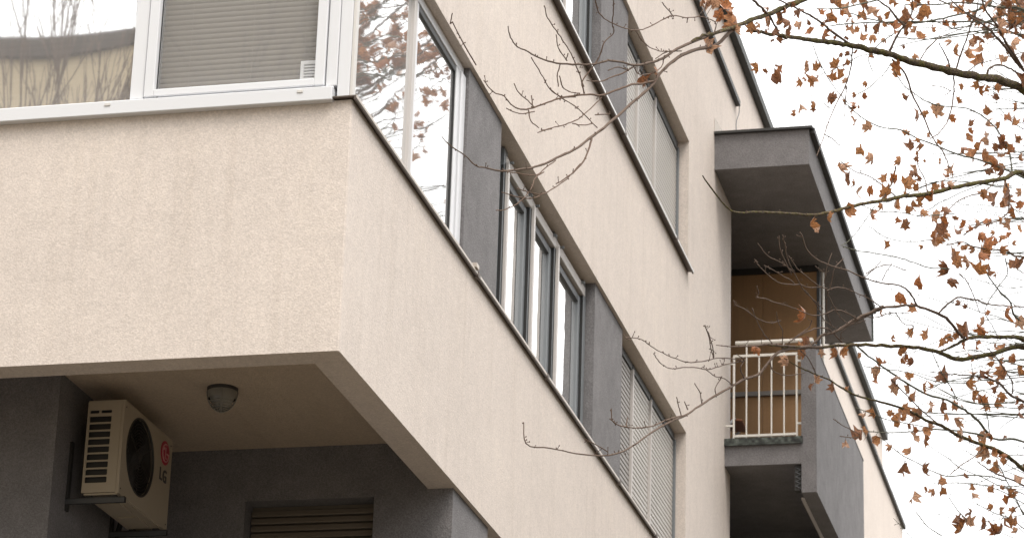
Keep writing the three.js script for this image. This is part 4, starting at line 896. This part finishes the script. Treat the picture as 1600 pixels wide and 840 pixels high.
    [3.001,9.721,-8.09,75,3,9.68,-8.121,9,0],
    [2.852,10.667,-10.525,71,2.892,10.689,-10.508,8,1],
    [2.902,10.696,-10.42,59,2.882,10.703,-10.453,3,1],
    [2.879,9.757,-7.496,42,2.883,9.811,-7.522,8,0],
    [2.924,9.747,-7.583,37,2.925,9.83,-7.591,15,0],
    [2.618,9.467,-7.405,57,2.509,9.506,-7.329,25,0],
    [2.34,9.39,-7.236,47,2.335,9.349,-7.286,11,0],
    [2.463,9.469,-7.403,67,2.469,9.448,-7.368,2,0],
    [2.709,9.538,-7.831,58,2.777,9.527,-7.866,14,0],
    [2.872,9.55,-7.951,53,2.847,9.581,-7.925,9,0],
    [2.953,9.587,-8.054,64,2.95,9.651,-8.045,12,0],
    [2.803,9.589,-7.845,47,2.84,9.617,-7.829,9,0],
    [2.407,9.314,-7.374,73,2.415,9.378,-7.396,11,0],
    [2.425,9.303,-7.442,52,2.436,9.385,-7.424,17,0],
    [3.135,9.719,-8.563,65,3.143,9.687,-8.53,4,0],
    [3.146,10.807,-10.964,84,3.156,10.83,-10.992,3,1],
    [3.326,10.268,-8.049,75,3.345,10.326,-8.014,13,0],
    [1.814,10.036,-9.479,46,1.849,10.09,-9.485,11,1],
    [1.977,9.112,-6.706,63,1.978,9.169,-6.706,11,0],
    [2.016,9.126,-6.751,72,2.014,9.195,-6.776,11,0],
    [2.426,9.265,-7.415,64,2.436,9.385,-7.424,22,0],
    [2.483,9.317,-7.615,52,2.516,9.412,-7.537,23,0],
    [1.945,10.075,-9.784,57,1.958,10.059,-9.757,2,1],
    [1.928,9.989,-9.8,77,1.927,10.016,-9.756,7,1],
    [2.327,9.164,-7.59,77,2.321,9.138,-7.564,3,0],
    [2.308,9.103,-7.667,70,2.347,9.121,-7.62,9,0],
    [2.189,10.032,-10.114,62,2.199,10.082,-10.135,7,1],
    [2.185,9.96,-10.233,72,2.195,9.993,-10.213,7,1],
    [1.919,9.913,-9.828,51,1.954,10.023,-9.794,21,1],
    [2.462,10.15,-10.484,93,2.475,10.157,-10.477,3,1],
    [2.648,10.154,-10.787,79,2.625,10.161,-10.731,6,1],
    [2.95,9.453,-8.43,66,2.955,9.432,-8.411,3,0],
    [2.988,9.462,-8.43,76,2.939,9.426,-8.38,11,0],
    [2.69,10.088,-10.93,88,2.754,10.122,-10.974,12,1],
    [2.764,10.088,-11.043,80,2.771,10.081,-11.031,1,1],
    [2.831,10.056,-11.102,72,2.789,10.028,-11.083,8,1],
    [2.894,10.081,-11.106,63,2.781,10.055,-11.061,20,1],
    [3.063,9.413,-8.717,61,3.092,9.46,-8.693,11,0],
    [3.107,9.405,-8.887,69,3.148,9.434,-8.849,10,0],
    [3.15,9.564,-8.7,100,3.15,9.569,-8.72,1,0],
    [3.081,10.485,-11.442,77,3.114,10.529,-11.386,11,1],
    [3.059,9.57,-8.523,46,3.101,9.61,-8.528,11,0],
    [2.877,10.465,-10.924,42,2.892,10.462,-10.918,2,1],
    [2.589,9.035,-7.977,63,2.505,9.011,-7.922,17,0],
    [2.428,9.911,-10.637,79,2.457,9.971,-10.598,13,1],
    [2.343,9.888,-10.487,41,2.375,9.966,-10.486,14,1],
    [2.39,8.954,-7.746,78,2.387,8.97,-7.769,2,0],
    [2.101,9.66,-10.213,94,2.102,9.653,-10.235,2,1],
    [2.462,8.952,-7.903,82,2.471,8.962,-7.887,3,0],
    [2.51,8.979,-7.977,74,2.503,8.951,-7.932,3,0],
    [2.533,9.861,-10.885,96,2.609,9.948,-10.827,21,1],
    [2.694,8.975,-8.066,45,2.602,8.956,-8.062,18,0],
    [2.289,9.596,-10.459,103,2.284,9.637,-10.453,7,1],
    [2.282,9.551,-10.521,82,2.284,9.637,-10.453,18,1],
    [2.21,9.514,-10.357,74,2.192,9.596,-10.344,15,1],
    [2.335,9.677,-10.485,58,2.317,9.675,-10.491,3,1],
    [2.207,9.599,-10.319,53,2.215,9.607,-10.372,3,1],
    [2.164,9.621,-10.283,45,2.157,9.66,-10.301,5,1],
    [2.804,8.905,-8.341,75,2.801,8.896,-8.339,2,0],
    [2.844,8.898,-8.417,56,2.838,8.895,-8.395,2,0],
    [2.762,9.752,-11.094,84,2.758,9.766,-11.076,3,1],
    [2.839,9.774,-11.174,59,2.827,9.776,-11.185,2,1],
    [2.928,8.867,-8.572,76,2.941,8.836,-8.538,4,0],
    [2.979,8.872,-8.639,91,2.981,8.892,-8.618,5,0],
    [3.023,8.838,-8.683,65,3.031,8.893,-8.701,9,0],
    [3.099,8.864,-8.78,57,3.102,8.882,-8.821,1,0],
    [2.881,9.512,-11.293,97,2.903,9.508,-11.248,4,1],
    [3.102,8.848,-8.939,57,3.139,8.871,-8.886,9,0],
    [3.211,9.363,-9.179,89,3.257,9.434,-9.116,18,0],
    [3.207,8.676,-8.941,61,3.202,8.663,-8.933,2,0],
    [2.185,9.363,-10.232,90,2.16,9.324,-10.262,9,1],
    [2.018,9.375,-10.088,65,2.029,9.397,-10.127,3,1],
    [2.103,9.222,-10.261,106,2.16,9.324,-10.262,20,1],
    [2.274,9.229,-10.377,90,2.298,9.272,-10.397,8,1],
    [2.215,8.924,-10.159,81,2.236,8.79,-10.169,24,1],
    [2.35,9.071,-10.499,65,2.378,9.137,-10.437,15,1],
    [2.305,9.089,-10.468,41,2.378,9.137,-10.437,16,1],
    [2.423,9.146,-10.46,90,2.424,9.152,-10.496,1,1],
    [2.428,9.078,-10.497,70,2.424,9.152,-10.496,13,1],
    [2.613,9.276,-10.76,50,2.614,9.3,-10.773,3,1],
    [2.684,9.224,-10.92,62,2.699,9.238,-10.869,5,1],
    [2.694,9.08,-10.757,66,2.709,9.042,-10.813,10,1],
    [2.667,8.907,-10.67,90,2.608,8.878,-10.635,11,1],
    [2.571,8.843,-10.659,94,2.608,8.878,-10.635,9,1],
    [2.597,8.766,-10.69,106,2.626,8.862,-10.655,18,1],
    [2.626,8.836,-10.716,82,2.626,8.862,-10.655,7,1],
    [2.786,8.886,-11.028,83,2.855,9.011,-11.023,24,1],
    [2.821,8.882,-11.094,71,2.873,9.011,-11.054,25,1],
    [2.878,8.874,-11.151,83,2.928,9.011,-11.148,25,1],
    [2.925,8.939,-11.158,87,2.946,9.011,-11.179,12,1],
    [2.978,8.959,-11.236,83,3.001,9.012,-11.273,8,1],
    [2.974,9.258,-11.259,71,2.971,9.248,-11.282,3,1],
    [2.964,9.191,-11.289,59,2.992,9.244,-11.317,9,1],
    [2.849,9.027,-10.927,66,2.819,9.019,-10.971,6,1],
    [2.895,9.04,-11.13,62,2.892,9.011,-11.086,3,1],
    [3.023,9.143,-11.397,50,3.061,9.175,-11.417,8,1],
    [3.033,8.944,-11.462,84,3.08,8.974,-11.419,10,1],
    [3.018,9.291,-11.377,38,3.013,9.275,-11.36,2,1],
    [1.97,8.516,-7.221,58,1.984,8.571,-7.178,13,0],
    [2.068,8.625,-7.343,73,2.07,8.618,-7.33,1,0],
    [1.829,9.478,-9.986,81,1.871,9.484,-9.945,7,1],
    [1.873,9.418,-10.073,77,1.939,9.456,-10.033,14,1],
    [1.819,9.624,-9.907,57,1.838,9.648,-9.878,6,1],
    [1.894,9.653,-9.963,61,1.889,9.648,-9.957,1,1],
    [1.911,8.922,-6.975,54,1.932,8.938,-6.952,6,0],
    [2.005,8.957,-7.151,43,2.004,8.935,-7.135,3,0],
    [2.612,9.96,-10.829,38,2.609,9.948,-10.827,2,1],
    [2.518,10.067,-10.638,37,2.53,10.081,-10.636,3,1],
    [2.948,9.797,-11.265,42,2.897,9.787,-11.294,9,1],
    [3.015,10.519,-11.201,59,3.013,10.495,-11.172,2,1],
    [3.074,10.549,-11.265,55,3.064,10.512,-11.279,7,1],
    [3.002,8.701,-8.471,38,2.946,8.7,-8.505,11,0],
    [2.904,8.869,-11.214,94,2.965,9.011,-11.21,26,1],
    [3.223,9.436,-9.09,58,3.231,9.432,-9.053,2,0],
    [1.826,9.15,-5.982,104,1.833,9.195,-5.993,8,0],
    [1.678,8.855,-6.093,70,1.672,8.859,-6.102,1,0],
    [1.53,8.736,-5.457,54,1.532,8.755,-5.43,6,0],
    [1.776,8.999,-6.34,81,1.766,8.977,-6.306,4,0],
    [1.787,9.076,-6.322,60,1.826,9.068,-6.353,9,0],
    [1.885,9.053,-6.515,53,1.878,9.094,-6.51,8,0],
    [1.807,8.883,-6.667,50,1.828,8.921,-6.666,9,0],
    [1.786,8.812,-6.646,46,1.828,8.921,-6.666,22,0],
    [1.145,9.832,-2.985,59,1.153,9.807,-2.955,2,0],
    [1.216,9.927,-3.054,44,1.2,9.956,-3.092,3,0],
    [1.401,10.498,-3.902,82,1.415,10.471,-3.865,2,0],
    [1.571,10.83,-4.263,95,1.575,10.836,-4.299,3,0],
    [1.562,10.76,-4.223,73,1.551,10.783,-4.249,2,0],
    [1.539,10.758,-3.849,82,1.474,10.638,-3.841,28,0],
    [1.516,10.724,-3.895,72,1.479,10.648,-3.879,17,0],
    [1.539,10.915,-4.23,63,1.575,10.836,-4.299,23,0],
    [1.465,10.662,-3.552,91,1.438,10.571,-3.574,21,0],
    [1.52,10.681,-3.59,71,1.443,10.58,-3.613,28,0],
    [1.433,10.682,-3.554,61,1.438,10.571,-3.574,24,0],
    [1.614,10.929,-4.568,64,1.635,10.931,-4.608,6,0],
    [1.721,11.126,-4.855,65,1.736,11.12,-4.825,3,0]]
};
const barkMap = tex(256, 512, 0.25, true, (u, v) => {
  const k = 0.62 + (n24(u, v) - 0.5) * 0.5 + (n90(u, v) - 0.5) * 0.5, m = Math.max(0, Math.min(1, (n8(u * 0.999, v) * 0.6 + n24(v, u) * 0.4 - 0.47) * 5));
  return [k * (1 - m) * 0.95 + m * (0.72 * k + 0.12), k * (1 - m) * 0.86 + m * (0.70 * k + 0.13), k * (1 - m) * 0.74 + m * 0.42 * k];
});
M.limb = std([0.27, 0.23, 0.17], 0.95, { map: barkMap, bumpMap: barkMap, bumpScale: 0.012 });
M.twig = std([0.115, 0.078, 0.056], 0.85);
M.twigPale = std([0.125, 0.08, 0.055], 0.85);
M.twigFar = std([0.105, 0.105, 0.075], 0.85);
const UP = V(0, 1, 0);
function limbGeo(pts, r0, r1, sides, per, wob, seed) {
  const r = rng(seed), c = new THREE.CatmullRomCurve3(pts, false, 'centripetal'), n = Math.max(2, (pts.length - 1) * per);
  const pos = [], uv = [], idx = []; let len = 0, last = null;
  const nrm = V(0, 0, 0);
  for (let i = 0; i <= n; i++) {
    const t = i / n, p = c.getPoint(t), d = c.getTangent(t); if (last) len += p.distanceTo(last); last = p.clone();
    if (wob && i > 0 && i < n) p.add(V((r() - 0.5), (r() - 0.5), (r() - 0.5)).multiplyScalar(wob));
    if (i === 0) nrm.copy(Math.abs(d.y) < 0.9 ? UP : V(1, 0, 0)); const b = d.clone().cross(nrm).normalize(); nrm.copy(b.clone().cross(d)).normalize();
    const rad = (r0 + (r1 - r0) * t) * (1 + (r() - 0.5) * 0.22);
    for (let k = 0; k <= sides; k++) { const a = (k / sides) * Math.PI * 2, q = rad * (1 + (k % sides ? (((k * 7 + i * 3) % 5) - 2) * 0.035 : 0)); pos.push(p.x + (nrm.x * Math.cos(a) + b.x * Math.sin(a)) * q, p.y + (nrm.y * Math.cos(a) + b.y * Math.sin(a)) * q, p.z + (nrm.z * Math.cos(a) + b.z * Math.sin(a)) * q); uv.push((k / sides) * rad * 6.28, len); }
    if (i < n) for (let k = 0; k < sides; k++) { const o = i * (sides + 1) + k; idx.push(o, o + 1, o + sides + 1, o + 1, o + sides + 2, o + sides + 1); }
  }
  const tip = pos.length / 3, e = pts[pts.length - 1]; pos.push(e.x, e.y, e.z); uv.push(0, len); for (let k = 0; k < sides; k++) idx.push(n * (sides + 1) + k, n * (sides + 1) + k + 1, tip);
  const g = new THREE.BufferGeometry(); g.setAttribute('position', new THREE.Float32BufferAttribute(pos, 3)); g.setAttribute('uv', new THREE.Float32BufferAttribute(uv, 2)); g.setIndex(idx); g.computeVertexNormals(); return g;
}
// dry lobed leaves, curled in different ways; unit size, stalk end at the origin's top
function leafGeo(seed) {
  const r = rng(seed), lob = [0.3, 0.56, 0.8, 0.62, 0.92, 0.66, 1.0, 0.72, 1.05, 0.7, 0.98, 0.64, 0.9, 0.64, 0.78, 0.55], ring = lob.length, pos = [0, 0, 0], idx = [];
  const c1 = (r() - 0.35) * 2.4, c2 = (r() - 0.35) * 2.0, tw = (r() - 0.5) * 2.2, fold = 0.2 + r() * 0.9, narrow = 0.5 + r() * 0.5;
  const put = (x, y) => { const u = x * narrow, v = y, z = fold * Math.abs(u) + c1 * u * u * 1.6 + c2 * v * v * 0.9 + tw * u * v + (r() - 0.5) * 0.08; pos.push(u * (1 - 0.35 * Math.abs(c1 * u)), v * (1 - 0.3 * Math.abs(c2 * v)), z); };
  for (const f of [0.5, 1]) for (let k = 0; k < ring; k++) { const a = Math.PI / 2 + (k / ring) * Math.PI * 2, q = lob[k] * (0.72 + r() * 0.5) * f * 0.64; put(Math.cos(a) * q, -Math.sin(a) * q - 0.12); }
  for (let k = 0; k < ring; k++) { const n = (k + 1) % ring, a = 1 + k, b = 1 + n, c = 1 + ring + k, d = 1 + ring + n; idx.push(0, a, b, a, c, d, a, d, b); }
  pos[1] = -0.08;
  const g = new THREE.BufferGeometry(); g.setAttribute('position', new THREE.Float32BufferAttribute(pos, 3)); g.setAttribute('uv', new THREE.Float32BufferAttribute(new Array((pos.length / 3) * 2).fill(0).map((_, i) => pos[Math.floor(i / 2) * 3 + (i % 2)]), 2)); g.setIndex(idx); g.computeVertexNormals(); return g;
}
const leafGeos = Array.from({ length: 14 }, (_, i) => leafGeo(300 + i));
const leafMap = tex(128, 128, 1, true, (u, v) => { const k = 0.8 + (n24(u, v) - 0.5) * 0.5 + (n90(u, v) - 0.5) * 0.25; return [k, k * 0.97, k * 0.94]; });
const leafMats = [[0.52, 0.235, 0.09], [0.60, 0.29, 0.12], [0.36, 0.165, 0.08], [0.68, 0.41, 0.26], [0.54, 0.21, 0.07]].map((c) => new THREE.MeshPhysicalMaterial({ color: new THREE.Color().setRGB(...c), roughness: 0.95, transmission: 0.45, thickness: 0, side: THREE.DoubleSide, map: leafMap }));
const trunks = [V(4.9, 0, -9.0), V(5.7, 0, -13.2)];
const trees = trunks.map((p, i) => group('maple_tree', scene, p.x, p.y, p.z));
tag(trees[0], 'nearer maple tree with thick mossy limbs and dry brown leaves beside the building', 'tree', 'maple trees');
tag(trees[1], 'farther maple tree with thin greenish branches behind the thick mossy limbs', 'tree', 'maple trees');
trees.forEach((t, i) => { const h = 17 - i; mesh('trunk', limbGeo([V(0, -0.2, 0), V(0.05, h * 0.25, 0.04), V(-0.06, h * 0.5, -0.05), V(0.05, h * 0.75, 0.08), V(-0.1, h, 0)], 0.24 - i * 0.05, 0.05, 14, 8, 0.02, 900 + i), M.limb, t); });
const twigBits = [[], []];
function sideTwigs(list, pts, r, layer, count) { // short spurs with a bud at the end
  for (let k = 0; k < count; k++) {
    const i = Math.floor(r() * (pts.length - 1)), t = r(), a = pts[i].clone().lerp(pts[i + 1], t), dir = pts[i + 1].clone().sub(pts[i]).normalize();
    const side = V(r() - 0.5, r() - 0.25, r() - 0.5).cross(dir).normalize().multiplyScalar(0.9).add(dir.multiplyScalar(r() * 0.9)).normalize(), L = 0.008 + r() * r() * r() * 0.07;
    const m = a.clone().addScaledVector(side, L * 0.55).add(V(0, 0.1 * L, 0)), e = a.clone().addScaledVector(side, L).add(V(0, 0.22 * L, 0));
    list.push(limbGeo([a, m, e], 0.0026, 0.0017, 4, 2, 0, k)); 
    const bud = new THREE.IcosahedronGeometry(0.0042, 0); bud.scale(1, 1.5, 1); bud.translate(e.x, e.y, e.z); list.push(bud);
  }
}
const rt = rng(5), farLeaves = [];
TREE.b.forEach((q, i) => {
  const [r0, r1, layer, end, ...c] = q, T = trunks[layer], pts = [];
  for (let k = 0; k < c.length; k += 3) pts.push(V(c[k] - T.x, c[k + 1] - T.y, c[k + 2] - T.z));
  let a = Math.max(0.0040, r0 / 1000), b = Math.max(0.0033, r1 / 1000);
  const inner = pts.slice();
  if (end) { // carry the branch on to its trunk, out of the picture
    const e = end !== 2 ? pts[0] : pts[pts.length - 1], y = end === 3 ? 16.2 : Math.min(Math.max(e.y - 1.2 - rt() * 1.2, 3), 15.5), w = V(0, y, 0), m = e.clone().lerp(w, 0.5).add(V(0, 0.25, 0));
    if (end !== 2) { pts.unshift(w, m); a *= 1.25; } else { pts.push(m, w); b *= 1.35; }
  }
  const thick = Math.max(a, b), fat = thick > 0.0195;
  const mat = fat ? M.limb : layer ? M.twigFar : c[0] < 1.3 && thick < 0.009 ? M.twigPale : M.twig;
  mesh('branch', limbGeo(pts, a, b, fat ? 10 : 6, fat ? 5 : 4, Math.min(a, b) * 1.3, 40 + i), mat, trees[layer]);
  const span = inner.reduce((s, p, k) => s + (k ? p.distanceTo(inner[k - 1]) : 0), 0);
  sideTwigs(twigBits[layer], inner, rt, layer, Math.round(span * (fat ? 4 : 9)));
});
// fine twigs further back in the crown
for (let i = 0; i < 90; i++) {
  const T = trunks[1], s = V(4.6 - rt() * 1.2, 7.5 + rt() * 7.5, -11 - rt() * 3), e = V(1.9 + rt() * 1.7, s.y + (rt() - 0.35) * 2.2, s.z + (rt() - 0.3) * 2), m = s.clone().lerp(e, 0.5).add(V((rt() - 0.5) * 0.5, (rt() - 0.5) * 0.8, (rt() - 0.5) * 0.6));
  const pts = [s, m, e].map((p) => p.sub(T)); const g = limbGeo(pts, 0.007, 0.0022, 5, 8, 0.02, 700 + i); mesh('branch', g, M.twigFar, trees[1]); sideTwigs(twigBits[1], [pts[1], pts[2]], rt, 1, 8);
  mesh('branch', limbGeo([V(0, pts[0].y - 0.9, 0), pts[0].clone().multiplyScalar(0.5).setY(pts[0].y - 0.3), pts[0]], 0.02, 0.0075, 6, 4, 0, 800 + i), M.twigFar, trees[1]);
}
for (let i = 0; i < 44; i++) { // small sprays of fine shoots with a few leaves, deep in the crown
  const T = trunks[1], a = V(2.2 + rt() * 1.9, 8 + rt() * 6, -10 - rt() * 3).sub(T);
  for (let k = 0; k < 3; k++) {
    const e = a.clone().add(V(-0.25 - rt() * 0.5, (rt() - 0.4) * 0.5, (rt() - 0.5) * 0.5)); mesh('branch', limbGeo([a.clone().add(V(0.7, (rt() - 0.5) * 0.3, 0)), a, e], 0.006, 0.003, 5, 5, 0.012, 2000 + i * 3 + k), M.twigFar, trees[1]);
    if (k < 2) { const c = leafGeos[Math.floor(rt() * 14)].clone(), S = 0.08 + rt() * 0.045; c.applyMatrix4(new THREE.Matrix4().compose(e, new THREE.Quaternion().setFromEuler(new THREE.Euler(rt() - 0.5, rt() * 6, rt() * 2 - 1)), V(S, S, S))); farLeaves.push(c); }
  }
}
// leaves: the largest as leaves of their own, the small rest joined
const petioles = [[], []], small = [[], farLeaves];
const order = TREE.l.map((l, i) => [l[3], i]).sort((a, b) => b[0] - a[0]).map((x) => x[1]);
const seenLeaves = [0, 0];
function placeLeaf(l, keep) {
  const [x, y, z, mm, ax, ay, az, dpx, layer] = l, T = trunks[layer], S = (Math.min(mm, 95) / 1000) * (1.6 + rt() * 0.4);
  const q = new THREE.Quaternion().setFromEuler(new THREE.Euler((rt() - 0.5) * 1.7, rt() * 6.28, (rt() - 0.5) * 1.9)), g = leafGeos[Math.floor(rt() * leafGeos.length)], m = leafMats[Math.floor(rt() * leafMats.length)];
  const top = V(x, y + S * 0.12, z), P = V(x - T.x, y + S * 0.12 - T.y, z - T.z);
  if (keep) { const o = mesh('leaf', g, m, trees[layer]); o.position.copy(P); o.quaternion.copy(q); o.scale.setScalar(S); }
  else { const c = g.clone(); c.applyMatrix4(new THREE.Matrix4().compose(P, q, V(S, S, S))); small[layer].push(c); }
  const A = V(ax - T.x, ay - T.y, az - T.z), B = P.clone().add(V(0, -0.08 * S, 0).applyQuaternion(q));
  if (dpx < 30 && A.distanceTo(B) > 0.01) petioles[layer].push(limbGeo([A, A.clone().lerp(B, 0.5).add(V((rt() - 0.5) * 0.02, 0.012, 0)), B], 0.0021, 0.0014, 4, 3, 0, mm));
  else if (dpx >= 30) { const C = B.clone().add(V((rt() - 0.5) * 0.1, 0.12 + rt() * 0.1, 0)); petioles[layer].push(limbGeo([A, A.clone().lerp(C, 0.6).add(V(0, 0.03, 0)), C, B], 0.0022, 0.0012, 4, 3, 0, mm)); }
}
const budget = [190, 170];
for (const i of order) { const l = TREE.l[i]; placeLeaf(l, seenLeaves[l[8]]++ < budget[l[8]]); }
// the crown above the picture: boughs and leaves that the side panes mirror
for (let i = 0; i < 44; i++) {
  const T = trunks[i % 2], s = V(0, 11.5 + rt() * 4, 0), e = V(1.4 + rt() * 2.8, 14.3 + rt() * 3.6, -8.5 - rt() * 6.5).sub(T); e.y = Math.max(e.y, 14.2);
  const m = s.clone().lerp(e, 0.5).add(V(0, 0.5, (rt() - 0.5) * 0.8)), pts = [s, m, e];
  mesh('branch', limbGeo(pts, 0.03, 0.004, 6, 6, 0.03, 1200 + i), M.twig, trees[i % 2]);
  for (let k = 0; k < 9; k++) {
    const a = m.clone().lerp(e, k / 9), d = a.clone().add(V((rt() - 0.5) * 1.4, 0.1 + (rt() - 0.3) * 0.7, (rt() - 0.5) * 1.4)); twigBits[i % 2].push(limbGeo([a, a.clone().lerp(d, 0.5).add(V(0, 0.06, 0)), d], 0.006, 0.002, 4, 3, 0.01, i * 9 + k));
    for (let j = 0; j < 4; j++) { const b = a.clone().lerp(d, 0.4 + rt() * 0.6), S = 0.10 + rt() * 0.07, c = leafGeos[Math.floor(rt() * 14)].clone(); c.applyMatrix4(new THREE.Matrix4().compose(b, new THREE.Quaternion().setFromEuler(new THREE.Euler(rt() * 2, rt() * 6, rt() * 2)), V(S, S, S))); small[i % 2].push(c); }
  }
}
trees.forEach((t, i) => {
  const a = mesh('twigs', joined(twigBits[i]), i ? M.twigFar : M.twig, t); a.userData.kind = 'stuff';
  const b = mesh('leaf_stalks', joined(petioles[i]), M.twig, t); b.userData.kind = 'stuff';
  const c = mesh('small_leaves', joined(small[i]), leafMats[i ? 0 : 2], t); c.userData.kind = 'stuff';
});

// ---------------------------------------------------------------- across the street, mirrored in the front panes
{
  const o = group('opposite_building', scene, -14, 0, 34);
  tag(o, 'ochre building with dark brown eaves mirrored in the corner panes', 'building');
  box('wall', M.oppWall, o, -26, 1.0, 0, 23.78, -4, 8); box('wall', M.oppWall, o, 1.01, 22, 0, 31, -4, 8);
  box('roof', M.oppRoof, o, -26.6, 1.0, 23.78, 24.08, -4.1, 8.5); box('roof', M.oppRoof, o, 0.6, 22.6, 31, 31.5, -4.9, 8.5);
  for (let f = 0; f < 6; f++) for (const x of [-22, -17, 4, 9, 14]) { const w = group('window', o, x, 2 + f * 3.2, -4); box('frame', M.white, w, -0.75, 0.75, 0, 1.5, -0.04, -0.002); box('pane', M.frameDark, w, -0.68, 0.68, 0.07, 1.43, -0.05, -0.041); }
}
{  // added block, never in view: cuts off low sky so the loggia gets darker
  const o = group('sky_blocking_building', scene, 17, 0, -8);
  tag(o, 'added unseen grey building that blocks low sky to darken the loggia', 'building');
  box('wall', std([0.13, 0.12, 0.11], 0.9), o, 0, 9, 0, 12.5, -22, 20); box('roof', M.oppRoof, o, -0.4, 9.4, 12.5, 12.8, -22.4, 20.4);
  for (let f = 0; f < 4; f++) for (let k = 0; k < 9; k++) { const w = group('window', o, -0.001, 1 + f * 3, -19 + k * 4.5); box('frame', M.white, w, -0.04, 0, 0, 1.4, -0.7, 0.7); box('pane', M.frameDark, w, -0.05, -0.041, 0.07, 1.33, -0.63, 0.63); }
}
function bareTree(x, z, h, seed, label) {
  const t = group('bare_tree', scene, x, 0, z); tag(t, label, 'tree', 'bare trees across the street');
  const r = rng(seed), list = [];
  const grow = (p, d, len, rad, lev) => {
    const e = p.clone().addScaledVector(d, len), m = p.clone().lerp(e, 0.5).add(V((r() - 0.5) * len * 0.1, 0, (r() - 0.5) * len * 0.1));
    list.push(limbGeo([p, m, e], rad, rad * 0.6, lev > 2 ? 3 : 5, 2, 0, list.length));
    if (lev > 5) return; const n = lev < 2 ? 5 : lev < 4 ? 4 : 2;
    for (let i = 0; i < n; i++) { const s = p.clone().lerp(e, 0.35 + 0.65 * ((i + r()) / n)), k = 0.55 + lev * 0.03; grow(s, d.clone().add(V((r() - 0.5) * 1.25 * k, 0.28 + r() * 0.25, (r() - 0.5) * 1.25 * k)).normalize(), len * (0.5 + r() * 0.22), Math.max(0.0055, rad * 0.58), lev + 1); }
  };
  mesh('trunk', limbGeo([V(0, -0.1, 0), V(0.05, h * 0.22, 0), V(0, h * 0.42, 0)], 0.13, 0.058, 8, 4, 0, seed), M.twig, t);
  grow(V(0, h * 0.4, 0), V(0, 1, 0), h * 0.24, 0.055, 1);
  const c = mesh('crown', joined(list), M.twig, t); c.userData.kind = 'stuff';
}
bareTree(-8.6, 15.5, 19.6, 11, 'leftmost bare tree mirrored in the front window pane');
bareTree(-7.2, 14.2, 18.6, 12, 'bare tree mirrored beside the white window mullion');
bareTree(-10.2, 17.5, 21.0, 13, 'tall bare tree standing in front of the ochre wall');
bareTree(-6.4, 17.0, 20.5, 14, 'slender bare tree mirrored in the opening casement pane');

renderer.render(scene, camera);
